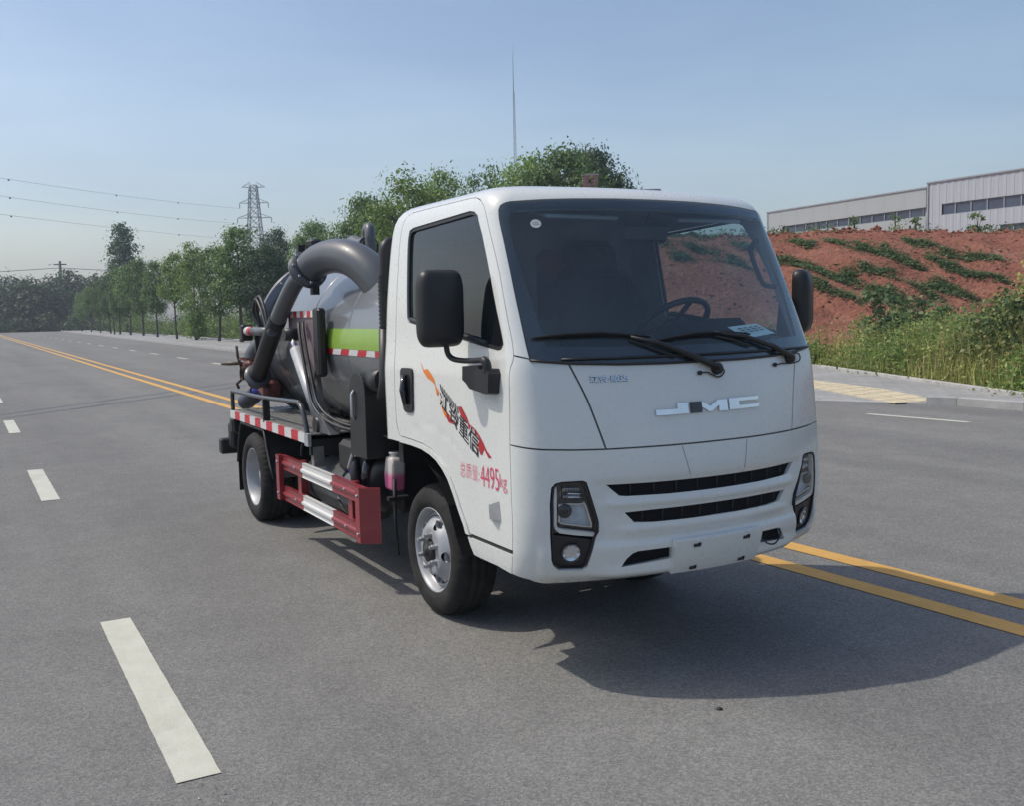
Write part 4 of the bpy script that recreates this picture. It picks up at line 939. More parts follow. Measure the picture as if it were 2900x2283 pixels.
# ------------------------------------------------------------------ wheels
YF=.694; YR=.86; XR=-2.944; WR=.345
def wheel(x,yo,sg,rear):
    """yo: distance of the outer rim edge from the centre line; sg: side"""
    W=empty('wheel',(x,sg*yo,WR),T)
    o=(0,0,0); s=sg
    # profile h is measured inwards from the outer rim edge (negative = outboard bulge)
    pr=[(.004,.218),(-.012,.232),(-.022,.262),(-.022,.290),(-.010,.318),(.006,.333),(.020,.341),(.045,.3445),(.050,.337),(.058,.337),(.063,.3452),(.090,.346),(.094,.337),(.104,.337),(.108,.346),(.135,.3452),(.140,.337),(.148,.337),(.153,.3445),(.178,.341),(.192,.333),(.206,.318),(.218,.290),(.218,.262),(.208,.232),(.192,.218)]
    def mod(i,j,r):
        if i in(5,6,7,18,19,20) and j%3==0: return r-.009
        if i in(10,11,14,15) and j%3==1: return r-.004
        return r
    m=MB(); m.lathe([(-h*s,r) for h,r in pr],'y',o,144,True,mod=mod); m.build('tyre','tyre',W)
    m=MB(); m.lathe([(-(-.0225)*s,r) for r in (.252,.2535)],'y',o,48); m.build('sidewall_ring','tyre',W)
    rim=[(.002,.2235),(-.006,.224),(-.008,.219),(.004,.212),(.016,.206),(.030,.2015)]
    if not rear:
        m=MB(); m.lathe([(-h*s,r) for h,r in rim+[(.04,.196),(.045,.190)]],'y',o,64); R=m.build('rim','steel',W)
        # disc with round holes, domed outwards
        holes=5
        def dz(r): return -(.036-.055*sm((.19-r)/.075))*s if r>.10 else .019*s
        circ=lambda cx,cy,r,n:[(cx+r*math.cos(2*math.pi*k/n),cy+r*math.sin(2*math.pi*k/n)) for k in range(n)]
        HC=[(.150*math.sin(2*math.pi*(h+.3)/holes),.150*math.cos(2*math.pi*(h+.3)/holes)) for h in range(holes)]
        loops=[circ(0,0,.193,72),circ(0,0,.062,36)]+[circ(x_,z_,  .0255,22) for x_,z_ in HC]
        pts=[];E=[]
        for Lp in loops: k0=len(pts); pts+=Lp; E+=[(k0+i_,k0+(i_+1)%len(Lp)) for i_ in range(len(Lp))]
        for r_,n_ in((.184,64),(.174,60),(.164,56),(.138,48),(.128,44),(.118,40),(.108,36),(.098,36),(.085,32),(.073,30),(.151,52)):
            for q in circ(0,0,r_,n_):
                if all((q[0]-a)**2+(q[1]-b)**2  >.0325**2 for a,b in HC): pts.append(q)
        rr_=geometry.delaunay_2d_cdt([Vector(q) for q in pts],E,[],0,1e-7); vv=[tuple(q) for q in rr_[0]]; Fs=[]
        for f in rr_[2]:
            cx=sum(vv[i_][0] for i_ in f)/3;cy=sum(vv[i_][1] for i_ in f)/3; d2=cx*cx+cy*cy
            if d2<.0615**2 or any((cx-a)**2+(cy-b)**2<.0252**2 for a,b in HC): continue
            Fs.append(tuple(f))
        m=MB(); m.add([(x_,dz(math.hypot(x_,z_)),z_) for x_,z_ in vv],Fs,True); m.build('wheel_disc','steel',R)
        for h in range(holes):
            b=2*math.pi*(h+.3)/holes; c=(.150*math.sin(b),dz(.150),.150*math.cos(b)); m=MB(); m.lathe([(.004*s,.0268),(.002*s,.0245),(-.016*s,.0240)],'y',c,20); m.build('vent_hole','steel',R)
        m=MB(); m.lathe([(-.03*s,.18),(-.031*s,.01)],'y',o,32); m.build('brake_drum','matt_black',R)
        m=MB(); m.lathe([(.015*s,.064),(.034*s,.062),(.040*s,.050),(.041*s,.030),(.050*s,.026),(.054*s,.0005)],'y',o,32); m.build('hub_cap','chassis_black',R)
        for k in range(6):
            b=2*math.pi*(k+.1)/6; c=(.083*math.sin(b),.0185*s,.083*math.cos(b)); m=MB()
            m.lathe([(0,.017),(.006*s,.017),(.007*s,.0135),(.028*s,.0130),(.030*s,.010),(.040*s,.009),(.041*s,.0005)],'y',c,6,False); m.build('lug_nut','steel',R)
    else:
        m=MB(); m.lathe([(-h*s,r) for h,r in rim+[(.045,.196),(.07,.192),(.10,.187),(.125,.178),(.13,.165),(.13,.12),(.12,.09),(.12,.06),(.05,.055),(.048,.0005)]],'y',o,64); R=m.build('rim','steel',W)
        for k in range(6):
            b=2*math.pi*k/6; c=(.105*math.sin(b),-.125*s,.105*math.cos(b)); m=MB(); m.lathe([(0,.016),(.022*s,.014),(.023*s,.0005)],'y',c,6,False); m.build('lug_nut','steel',R)
        m=MB(); m.lathe([(-(h+.24)*s,r) for h,r in pr],'y',o,96,True,mod=mod); m.build('inner_tyre','tyre',W)
    return W
for sg in(-1,1): wheel(0,YF,sg,False); wheel(XR,YR,sg,True)
# ------------------------------------------------------------------ chassis
for y in(-.34,.34):
    m=MB(); m.box((-1.25,y,.62),(4.75,.06,.17)); m.build('chassis_rail','chassis_black',T)
for x,r in((0,.05),(XR,.06)):
    m=MB(); m.cyl((x,-.66,.345),(x,.66,.345),r,14)
    if x<0: m.lathe([(-.16,.05),(-.10,.15),(.10,.15),(.16,.05)],'y',(x,.0,.345),20)
    m.build('axle','chassis_black',T)
for x in(-.55,-1.6,-2.4,-3.4,.8): m=MB(); m.box((x,0,.62),(.10,.68,.12)); m.build('cross_member','chassis_black',T)
for y in(-.42,.42):
    for x in(0,XR):
        m=MB(); 
        for k in range(4): m.box((x,y,.43-.018*k+.02),(1.10-.22*k,.06,.014))
        m.build('leaf_spring','chassis_black',T)
m=MB(); m.box((.55,0,.66),(.9,.62,.44),None,.05); m.box((.15,0,.5),(.5,.4,.3),None,.04); m.build('engine_block','matt_black',T)
m=MB(); m.cyl((-.1,0,.5),(XR,0,.42),.04,10); m.build('drive_shaft','chassis_black',T)
# wheel housings under the cab
for sg in(-1,1):
    m=MB(); prof=[(-.47,.90),(-.40,.915),(-.15,.905),(.12,.87),(.30,.78),(.42,.66),(.50,.52),(.56,.44)]
    V=[(x,sg*.80,z) for x,z in prof]+[(x,sg*.36,z) for x,z in prof]; k=len(prof); m.add(V,[(i,i+1,i+1+k,i+k) for i in range(k-1)]); m.build('wheel_housing','matt_black',T)
    m=MB(); m.add([(x,sg*.36,z) for x,z in prof]+[(.56,sg*.36,.35),(-.47,sg*.36,.35)],[tuple(range(len(prof)+2))]); m.build('housing_wall','matt_black',T)
    m=MB(); m.box((.86,sg*.52,.52),(.5,.44,.02)); m.build('splash_shield','matt_black',T)
m=MB(); m.box((1.06,0,.53),(.08,1.3,.20),None,.02); m.build('bumper_beam','matt_black',T)
m=MB(); m.box((1.0,0,.80),(.05,1.2,.42),None,.02); m.build('radiator','matt_black',T)
# ------------------------------------------------------------------ tank
ZC,RT=1.375,.615; X0,X1=-3.38,-.62
m=MB(); prof=[(X1+.13,.0005),(X1+.125,.16),(X1+.10,.34),(X1+.055,.50),(X1+.01,.575),(X1-.03,.607),(X1-.07,RT)]+[(X1-.07-(X1-.07-X0)*k/14,RT) for k in range(1,15)]
m.lathe(prof,'x',(0,0,ZC),96); tank=m.build('tank','tank_paint',T)
m=MB(); m.lathe([(X0+.035,RT-.01),(X0+.035,.685),(X0+.012,.692),(X0+.010,.68),(X0-.006,.68),(X0-.008,.692),(X0-.03,.685),(X0-.032,.60),(X0-.07,.50),(X0-.12,.32),(X0-.14,.15),(X0-.145,.0005)],'x',(0,0,ZC),96); door_=m.build('tank_rear_door','tank_paint',tank)
for k in range(16):
    a=2*math.pi*k/16; m=MB(); c=Vector((X0,.665*math.cos(a),ZC+.665*math.sin(a))); m.cyl(c-Vector((.05,0,0)),c+Vector((.055,0,0)),.012,6); m.build('clamp_bolt','steel',door_)
def tank_at(x,z,d=0,sg=-1):
    dz=z-ZC; y=math.sqrt(max(RT*RT-dz*dz,0)); n=Vector((0,sg*y/RT,dz/RT)); return Vector((x,sg*y,z))+n*d
def tank_patch(name,xa,xb,za,zb,mat,d=.003,parent=tank,skew=0):
    m=MB(); n=6; V=[]
    for i in range(n+1):
        z=za+(zb-za)*i/n; k=skew*(i/n)
        V+=[tank_at(xa+k,z,d),tank_at(xb+k,z,d)]
    m.add(V,[(2*i,2*i+1,2*i+3,2*i+2) for i in range(n)],True); return m.build(name,mat,parent)
tank_patch('lime_band',-1.885,-.80,1.362,1.492,'lime')
xs=-1.87
k=0
while xs<-.83:
    xe=min(xs+.155,-.80); tank_patch('reflective_tape',xs,xe,1.322,1.3605,'tape_red' if k%2==0 else 'tape_white',.003,tank,.03 if xe<-.85 else 0); xs=xe; k+=1
for z in(ZC-RT*.0,): pass
for x in(-1.42,-2.20,-3.0):
    m=MB(); m.lathe([(x-.006,RT-.002),(x-.003,RT+.0022),(x+.003,RT+.0022),(x+.006,RT-.002)],'x',(0,0,ZC),96); m.build('weld_seam','tank_paint',tank)
# ring stiffeners and saddle
for x in(-1.0,-2.45):
    m=MB(); m.box((x,0,.73),(.16,.76,.16)); m.build('tank_saddle','chassis_black',T)
    for s_ in(-1,1):
        m=MB(); m.add([(x-.06,s_*.36,.70),(x+.06,s_*.36,.70),(x+.06,s_*.52,1.06),(x-.06,s_*.52,1.06),(x-.06,s_*.30,.82),(x+.06,s_*.30,.82)],[(0,1,2,3),(4,5,2,3)])
        m.build('saddle_gusset','chassis_black',T)
# manhole / vent gooseneck on top
m=MB(); m.tube(smooth_path([(-3.16,.06,1.95),(-3.16,.06,2.10),(-3.12,.07,2.17),(-3.02,.08,2.15),(-2.90,.09,2.12),(-2.84,.10,2.12)],6),.055,12); vp=m.build('vent_pipe','pipe_paint',tank)
m=MB(); m.tube(smooth_path([(-2.80,.10,1.95),(-2.80,.10,2.13),(-2.80,.10,2.20),(-2.83,.11,2.26),(-2.90,.12,2.26),(-2.93,.125,2.20),(-2.93,.125,2.12)],6),.042,12); m.build('gooseneck','pipe_paint',vp)
m=MB(); m.lathe([(-.012,.085),(.012,.085)],'x',(-2.85,.10,2.12),20); m.lathe([(-.010,.085),(.010,.085),(.012,.001)],'x',(-2.88,.10,2.12),20); m.build('flange','pipe_paint',vp)
m=MB(); m.lathe([(0,.24),(.10,.24),(.12,.22),(.14,.001)],'z',(-1.1,.12,ZC+RT-.06),28); m.build('manhole_cover','tank_paint',tank)
# suction boom: big bent pipe rising from the tank, then the slimmer pipe reaching down to the rear
bp=smooth_path([(-1.30,-.36,1.66),(-1.40,-.42,1.82),(-1.56,-.49,1.935),(-1.76,-.55,1.975),(-1.93,-.61,1.955),(-2.015,-.655,1.905)],8)
m=MB(); m.tube(bp,[.126-.020*k/(len(bp)-1) for k in range(len(bp))],24); boom=m.build('boom_bend','pipe_paint',tank)
d=(Vector((-2.24,-.715,1.773))-Vector((-2.015,-.66,1.905))).normalized(); c=Vector((-2.03,-.662,1.895)); M=d.to_track_quat('Z','Y').to_matrix()
for o in(-.012,.016):
    t=MB(); t.lathe([(o-.008,.08),(o-.008,.136),(o+.008,.136),(o+.008,.05)],'z',(0,0,0),28); t.v=[tuple(c+M@Vector(p)) for p in t.v]; t.build('boom_flange','pipe_paint',boom)
for k in range(8):
    a=2*math.pi*k/8+.2; q=c+M@Vector((.119*math.cos(a),.119*math.sin(a),0)); t=MB(); t.cyl(q-d*.032,q+d*.036,.009,6); t.build('flange_bolt','steel',boom)
for q in(.165,-.165): t=MB(); t.box(c+M@Vector((0,q,0)),(.05,.05,.06)); t.build('flange_lug','black_plastic',boom)
pp2=smooth_path([(-2.03,-.662,1.897),(-2.13,-.69,1.846),(-2.25,-.715,1.767),(-2.653,-.725,1.519),(-3.0,-.73,1.262),(-3.20,-.73,1.12),(-3.29,-.73,1.06)],6)
m=MB(); m.tube(pp2,.060,20); bpipe=m.build('boom_pipe','pipe_paint',T)
m=MB(); m.tube(pp2[17:],.066,20); m.build('pipe_sleeve','black_plastic',bpipe)
for p in((-3.21,-.73,1.113),): 
    m=MB(); v=Vector((-3.29+3.20,0,1.06-1.12)).normalized(); M=v.to_track_quat('Z','Y').to_matrix(); t=MB(); t.lathe([(-.012,.06),(-.012,.105),(.012,.105),(.012,.06)],'z',(0,0,0),24); t.v=[tuple(Vector(p)+M@Vector(q)) for q in t.v]; t.build('pipe_flange','pipe_paint',bpipe)
# small joint box on top of the boom
m=MB(); m.box((-2.06,-.60,2.045),(.10,.09,.12),rotz(.3),.015); m.box((-1.98,-.56,2.02),(.12,.05,.05)); m.build('boom_hinge','black_plastic',boom)
# side plates, post, hydraulic ram
m=MB(); m.add([(-2.56,-.655,1.575),(-1.93,-.655,1.575),(-1.95,-.665,1.20),(-2.05,-.665,1.10),(-2.25,-.655,1.30),(-2.56,-.655,1.30)],[tuple(range(6))]); m.add([(-2.56,-.63,1.575),(-1.93,-.63,1.575),(-1.95,-.64,1.20),(-2.05,-.64,1.10),(-2.25,-.63,1.30),(-2.56,-.63,1.30)],[tuple(range(6))]); m.build('boom_side_plate','mauve_plate',T)
for k in range(8):
    xa=-2.56+.079*k; m=MB(); m.box((xa+.0395,-.662,1.592),(.078,.006,.046)); m.build('reflective_tape','tape_red' if k%2==0 else 'tape_white',T)
m=MB(); m.box((-1.82,-.665,1.40),(.12,.06,.46),None,.015); m.add([(-1.88,-.69,1.20),(-1.76,-.69,1.20),(-1.80,-.66,1.0),(-1.88,-.66,1.0)],[(0,1,2,3)]); m.build('boom_post','black_plastic',T)
for s0 in(0,): 
    a=Vector((-2.215,-.745,1.452)); b=Vector((-1.60,-.745,.865)); m=MB(); m.cyl(a+(b-a)*.18,b,.044,16); ram=m.build('hydraulic_ram','steel',T)
    m=MB(); m.cyl(a,a+(b-a)*.2,.020,12); m.build('ram_rod','chrome',ram); m=MB(); m.cyl(a-Vector((0,.05,0)),a+Vector((0,.06,0)),.045,14); m.cyl(b-Vector((0,.05,0)),b+Vector((0,.05,0)),.05,14); m.build('ram_eye','black_plastic',ram)
    m=MB(); m.cyl(a+(b-a)*.93,a+(b-a)*.97,.046,16); m.build('ram_collar','black_plastic',ram)
m=MB(); m.add([(-1.70,-.78,.82),(-1.36,-.78,.82),(-1.55,-.78,.94),(-1.62,-.78,.94),(-1.70,-.71,.82),(-1.36,-.71,.82),(-1.55,-.71,.94),(-1.62,-.71,.94)],[(0,1,2,3),(7,6,5,4),(0,3,7,4),(1,5,6,2),(3,2,6,7)]); m.build('ram_bracket','pipe_paint',T)
for k,(dy,dz) in enumerate(((0,0),(.03,.015))):
    m=MB(); m.tube(smooth_path([(-2.16,-.70+dy,1.52),(-2.10,-.72+dy,1.53),(-2.02,-.74+dy,1.44),(-1.86,-.76+dy,1.21+dz),(-1.66,-.775+dy,.98+dz),(-1.40,-.74+dy,.885+dz),(-1.10,-.66+dy,.855+dz),(-.80,-.60,.85)],8),.011,8); m.build('hydraulic_hose','black_plastic',T)
for k in range(2):
    m=MB(); m.tube(smooth_path([(-3.28,-.66,1.45),(-3.36+.1*k,-.70,1.62+.03*k),(-3.20+.1*k,-.72,1.72+.02*k),(-3.05+.1*k,-.72,1.63),(-2.90+.05*k,-.72,1.45)],8),.013,8); m.build('hydraulic_hose','black_plastic',T)
# tail support bar with tape
m=MB(); m.cyl((-3.36,-.755,1.468),(-2.62,-.755,1.468),.034,18); bar=m.build('support_bar','pipe_paint',T)
m=MB(); m.cyl((-3.361,-.755,1.468),(-3.27,-.755,1.468),.0355,18); m.build('reflective_tape','tape_white',bar); m=MB(); m.cyl((-3.27,-.755,1.468),(-3.18,-.755,1.468),.0355,18); m.build('reflective_tape','tape_red',bar)
m=MB(); m.box((-3.40,-.755,1.455),(.06,.09,.13),None,.012); m.build('tail_lamp_box','black_plastic',bar)
m=MB(); m.box((-3.30,-.70,1.38),(.03,.03,.16)); m.build('bar_bracket','black_plastic',bar)
# rear outlet valve and hose
m=MB(); m.tube(smooth_path([(-3.45,-.44,1.33),(-3.55,-.50,1.36),(-3.66,-.56,1.345),(-3.73,-.61,1.28),(-3.74,-.63,1.22)],7),.075,16); vb=m.build('outlet_elbow','pipe_paint',T)
m=MB(); m.box((-3.74,-.64,1.15),(.17,.13,.15),None,.03); m.build('valve_body','brown_valve',vb)
m=MB(); m.lathe([(0,.10),(.02,.10)],'z',(-3.74,-.64,1.22),20); m.lathe([(0,.10),(.02,.10)],'z',(-3.74,-.64,1.065),20); m.build('valve_flange','brown_valve',vb)
m=MB(); m.tube([(-3.80,-.70,1.12),(-3.83,-.73,1.25),(-3.82,-.74,1.34)],.012,6); m.tube([(-3.80,-.70,1.19),(-3.90,-.78,1.19),(-3.96,-.84,1.185)],[.014,.02,.010],6); m.build('valve_lever','brass',vb)
m=MB(); m.lathe([(-.02,.055),(.02,.055),(.022,.02)],'y',(-3.66,-.73,1.11),14); m.tube([(-3.70,-.74,1.06),(-3.78,-.76,1.02),(-3.80,-.74,.98)],.012,6); m.build('cam_lock','brass',vb)
m=MB(); m.box((-3.42,-.60,1.03),(.40,.16,.14),Matrix.Rotation(.3,3,'Y'),.03); m.build('outlet_body','brown_valve',vb)
m=MB(); P=smooth_path([(-3.36,-.62,1.02),(-3.50,-.64,.98),(-3.60,-.66,.93),(-3.72,-.68,.88),(-3.80,-.69,.86)],8); m.tube(P[:14],.055,16); hz=m.build('suction_hose','blue_hose',T); m=MB(); m.tube(P[12:],.068,16); m.build('hose_coupling','hose_dark',hz)
# ------------------------------------------------------------------ deck, railing, tape, guards
m=MB()
for sg in(-1,1): m.box((-2.56,sg*.60,.795),(2.06,.50,.045),None,.006)
dk=m.build('deck','deck_plate',T)
for sg in(-1,1):
    for k in range(9): m=MB(); m.box((-2.56,sg*(.40+.05*k),.8195),(2.02,.012,.004)); m.build('tread_rib','deck_plate',dk)
m=MB(); m.box((-1.545,0,.74),(.03,1.70,.13)); m.build('deck_front_plate','chassis_black',dk)
for sg in(-1,1):
    for k in range(13):
        xa=-3.585+.155*k; m=MB(); m.box((xa+.0775,sg*.864,.784),(.154,.016,.062)); m.build('edge_tape','tape_white' if k%2==0 else 'tape_red',dk)
    m=MB(); m.box((-1.547,sg*.862,.778),(.075,.022,.082)); m.build('edge_cap','steel',dk)
    m=MB(); m.box((-1.545,sg*.80,.665),(.05,.07,.13)); m.build('deck_strut','deck_plate',dk)
    m=MB(); m.tube(smooth_path([(-3.575,sg*.85,.815),(-3.578,sg*.85,.93),(-3.555,sg*.85,.968),(-3.50,sg*.85,.977),(-2.6,sg*.85,.985),(-1.84,sg*.85,1.008),(-1.74,sg*.85,1.0),(-1.68,sg*.85,.968),(-1.63,sg*.85,.90),(-1.585,sg*.85,.815)],6),.0165,12); rl=m.build('hand_rail','rail_paint',T)
    m=MB(); m.box((-2.56,sg*.85,.89),(.022,.05,.17)); m.build('rail_post','black_plastic',rl)
    # side underrun guard
    G=empty('side_guard',(-1.39,sg*.86,.45),T)
    prof=[(-.048,0),(-.046,-.006),(-.018,-.006),(-.010,.008),(.004,.008),(.012,-.006),(.042,-.006),(.045,-.002),(.048,0)]
    for zc in(.605-.0485,.289+.0485):
        for xa,xb,mt in((-2.21,-1.72,'red_paint'),(-1.72,-1.12,'guard_white'),(-1.12,-.57,'red_paint')):
            m=MB(); V=[];k=len(prof)
            for x in(xa,xb):
                for dz,dy in prof: V.append((x+1.39,sg*dy,zc-.45+dz))
            V+= [(x+1.39,-sg*.030,zc-.45+dz) for x in(xa,xb) for dz,_ in prof]
            m.add(V,[(i,i+1,i+1+k,i+k) for i in range(k-1)]+[(2*k+i,2*k+i+1,3*k+i+1,3*k+i) for i in range(k-1)]+[(0,k,3*k,2*k),(k-1,2*k-1,4*k-1,3*k-1)]); m.build('guard_rail',mt,G)
    for xa,xb in((-2.235,-2.165),(-.635,-.57)):
        m=MB(); m.box(((xa+xb)/2+1.39,sg*.009,-.003),(xb-xa,.034,.318)); m.build('guard_upright','red_paint',G)
    for x in(-2.2,-1.85,-.86,-.60):
        for z in(.107,-.113): m=MB(); m.lathe([(0,.010),(.006*sg,.010),(.009*sg,.006),(.0095*sg,.0005)],'y',(x+1.39,sg*(.026 if x in(-2.2,-.60) else .006),z),6,False); m.build('guard_bolt','steel',G)
    for x in(-1.85,-.86): m=MB(); m.box((x+1.39,-sg*.05,0),(.07,.05,.30)); m.build('guard_bracket','red_paint',G)
    m=MB(); m.add([(.82,sg*.026,-.161),(.89,-sg*.075,-.161),(.89,-sg*.075,.156),(.82,sg*.026,.156),(.81,sg*.0,-.161),(.865,-sg*.085,-.161),(.865,-sg*.085,.156),(.81,sg*.0,.156)],[(0,1,2,3),(7,6,5,4),(0,3,7,4),(1,5,6,2),(3,2,6,7),(0,4,5,1)]); m.build('guard_return','red_paint',G)
    # mudguard
    m=MB(); pr=[(-3.47,.40),(-3.42,.55),(-3.35,.68),(-3.30,.735),(-2.64,.735),(-2.58,.62),(-2.50,.48),(-2.42,.40)]; k=len(pr)
    m.add([(x,sg*.85,z) for x,z in pr]+[(x,sg*.46,z) for x,z in pr],[(i,i+1,i+1+k,i+k) for i in range(k-1)]); mg=m.build('mudguard','chassis_black',T)
    m=MB(); m.tube([(x,sg*.853,z) for x,z in pr],.012,6); m.build('mudguard_edge','chassis_black',mg)
    m=MB(); m.box((-3.475,sg*.655,.285),(.012,.39,.25)); m.build('mud_flap','matt_black',mg)
# rear underrun and lamp boxes
m=MB(); m.box((-3.76,0,.50),(.09,1.86,.13),None,.012); m.build('rear_underrun_bar','chassis_black',T)
for y in(-.45,.45): m=MB(); m.box((-3.66,y,.62),(.10,.08,.30)); m.build('underrun_bracket','chassis_black',T)
for sg in(-1,1): m=MB(); m.box((-3.66,sg*.80,.60),(.12,.14,.22),None,.02); m.box((-3.56,sg*.80,.69),(.10,.16,.14),None,.02); m.build('rear_lamp_box','black_plastic',T)
# air tank and battery box behind the guard
for sg in(-1,1):
    m=MB(); m.lathe([(-1.98,.0005),(-1.97,.10),(-1.94,.155),(-1.90,.17),(-1.02,.17),(-.98,.155),(-.95,.10),(-.94,.0005)],'x',(0,sg*.62,.47),28); at=m.build('fuel_tank','fuel_grey',T)
    for x in(-1.75,-1.2): m=MB(); m.lathe([(x-.02,.173),(x+.02,.173)],'x',(0,sg*.62,.47),28); m.build('tank_strap','black_gloss',at)
# air filter housing, intake snorkel, coolant bottle, plumbing between cab and deck
m=MB(); m.prism([(-.13,-.25),(.13,-.25)]+[(.13*math.cos(k*math.pi/14),.12+.13*math.sin(k*math.pi/14)) for k in range(15)],.20,Matrix(((1,0,0,-.78),(0,0,1,-.80),(0,1,0,1.0),(0,0,0,1)))); af=m.build('air_filter','black_plastic',T); md=af.modifiers.new('b','BEVEL'); md.width=.018; md.segments=2; md.limit_method='ANGLE'
m=MB(); m.cyl((-.78,-.70,1.19),(-.46,-.74,1.215),.07,16); m.build('filter_duct','black_plastic',af)
m=MB(); m.tube([(-.82,-.80,1.14),(-.82,-.816,1.12),(-.82,-.816,.99),(-.82,-.80,.97)],.010,6); m.build('filter_clip','steel',af)
m=MB(); m.tube(smooth_path([(-.44,-.70,1.97),(-.425,-.735,1.94),(-.42,-.742,1.86),(-.42,-.75,1.70)],5),.034,14); sn=m.build('snorkel_head','black_plastic',T)
zs=np.arange(1.50,1.80,.011); m=MB(); m.tube([(-.42,-.752,1.50+.011*k) for k in range(28)],[.036 if k%2 else .029 for k in range(28)],14); m.build('snorkel_bellows','black_plastic',sn)
m=MB(); m.tube([(-.42,-.755,1.50),(-.42,-.764,1.22),(-.42,-.764,1.12)],[.034,.034,.05],14); m.build('snorkel_pipe','black_plastic',sn)
bt=empty('coolant_bottle',(-.575,-.66,.545),T); bt.scale=(.85,.85,.95)
m=MB(); m.add([(-.075,-.05,0.03),(.055,-.05,.03),(.075,-.05,.20),(.05,-.05,.235),(-.05,-.05,.235),(-.09,-.05,.12),(-.075,.05,0.03),(.055,.05,.03),(.075,.05,.20),(.05,.05,.235),(-.05,.05,.235),(-.09,.05,.12)],[(0,1,2,3,4,5),(11,10,9,8,7,6)]+[(i,(i+1)%6,(i+1)%6+6,i+6) for i in range(6)])
ob=m.build('bottle_body','coolant',bt); md=ob.modifiers.new('b','BEVEL'); md.width=.02; md.segments=3
m=MB(); m.cyl((0,0,.233),(0,0,.262),.034,14); m.cyl((0,0,.25),(0,0,.262),.040,14); m.build('bottle_cap','white_plastic',bt)
for P,r,mt in(([(-1.25,-.62,.70),(-1.15,-.70,.66),(-1.0,-.74,.60),(-.9,-.70,.52)],.014,'black_plastic'),([(-1.05,-.60,.76),(-.95,-.74,.74),(-.90,-.78,.60),(-.92,-.70,.48)],.03,'black_plastic'),([(-.88,-.58,.78),(-.80,-.72,.74),(-.78,-.76,.62),(-.80,-.70,.50)],.028,'black_gloss'),([(-.70,-.58,.70),(-.76,-.66,.66),(-.80,-.68,.55),(-.78,-.60,.46)],.08,'black_plastic'),([(-1.10,-.72,.62),(-1.04,-.77,.66),(-1.0,-.76,.60)],.012,'blue_hose'),([(-.98,-.66,.84),(-.90,-.77,.80),(-.96,-.80,.66)],.012,'steel'),([(-2.0,-.62,.72),(-2.02,-.74,.70),(-2.03,-.76,.60)],.012,'black_plastic')):
    m=MB(); m.tube(smooth_path(P,6),r,10); m.build('engine_hose',mt,T)
m=MB(); m.box((-1.05,-.55,.70),(.50,.40,.20),None,.03); m.box((-.72,-.40,.60),(.3,.5,.35),None,.04); m.build('pump_unit','chassis_black',T)
m=MB(); m.lathe([(-.06,.0005),(-.06,.10),(.06,.10),(.06,.0005)],'y',(-1.02,-.66,.52),20); m.build('pump_pulley','chassis_black',T)
m=MB(); m.tube([(-.44,-.72,.66),(-.45,-.72,.40),(-.46,-.70,.22)],[.012,.010,.006],6); m.box((-.45,-.70,.55),(.04,.12,.02)); m.build('stay_rod','chassis_black',T)
m=MB(); m.box((-.44,0,1.0),(.10,1.2,.08)); m.box((-.44,0,.86),(.06,1.35,.22)); m.build('cab_rear_mount','chassis_black',T)
# ------------------------------------------------------------------ vegetation
def leaves(pts,nrm,size,asp=.55,fold=.12,jit=.9):
    """one folded quad per point"""
    P=np.asarray(pts,float); n=len(P); N=np.asarray(nrm,float)+RNG.normal(0,jit,(n,3)); N/=np.linalg.norm(N,axis=1,keepdims=True)+1e-9
    r=RNG.normal(0,1,(n,3)); a=np.cross(N,r); a/=np.linalg.norm(a,axis=1,keepdims=True)+1e-9; b=np.cross(N,a)
    s=(np.asarray(size)*(.6+.8*RNG.random(n)))[:,None]
    V=np.empty((n,4,3)); V[:,0]=P-a*s*.5; V[:,1]=P+b*s*asp*.5+N*s*fold; V[:,2]=P+a*s*.5; V[:,3]=P-b*s*asp*.5+N*s*fold
    return V.reshape(-1,3),np.arange(4*n).reshape(n,4)
def crown_points(h0,h1,rx,nclump,per,shape='ovoid',spread=.34,tilt=0):
    C=[];k=0
    while len(C)<nclump:
        t=RNG.random(); 
        prof={'ovoid':math.sin(math.pi*(t*.86+.10))**.7,'cone':(1-t)**.65*(.35+.65*min(1,t*6)),'round':math.sqrt(max(0,1-(2*t-1)**2)),'poplar':math.sin(math.pi*(t*.9+.08))**.5*.8}[shape]
        if RNG.random()>prof+.12: continue
        a=RNG.random()*6.283; q=RNG.random()**.42; R=rx*prof*(.82+.36*RNG.random())
        C.append((R*q*math.cos(a),R*q*math.sin(a),h0+(h1-h0)*t,q))
    C=np.array(C); idx=np.repeat(np.arange(nclump),per); sc_=spread*(.6+.8*RNG.random(nclump))
    D=RNG.normal(0,1,(len(idx),3)); D[:,2]*=.62
    P=C[idx,:3]+D*sc_[idx,None]; N=D*.8+np.stack([C[idx,0],C[idx,1],np.full(len(idx),.9*rx)],1)/rx
    return P,N
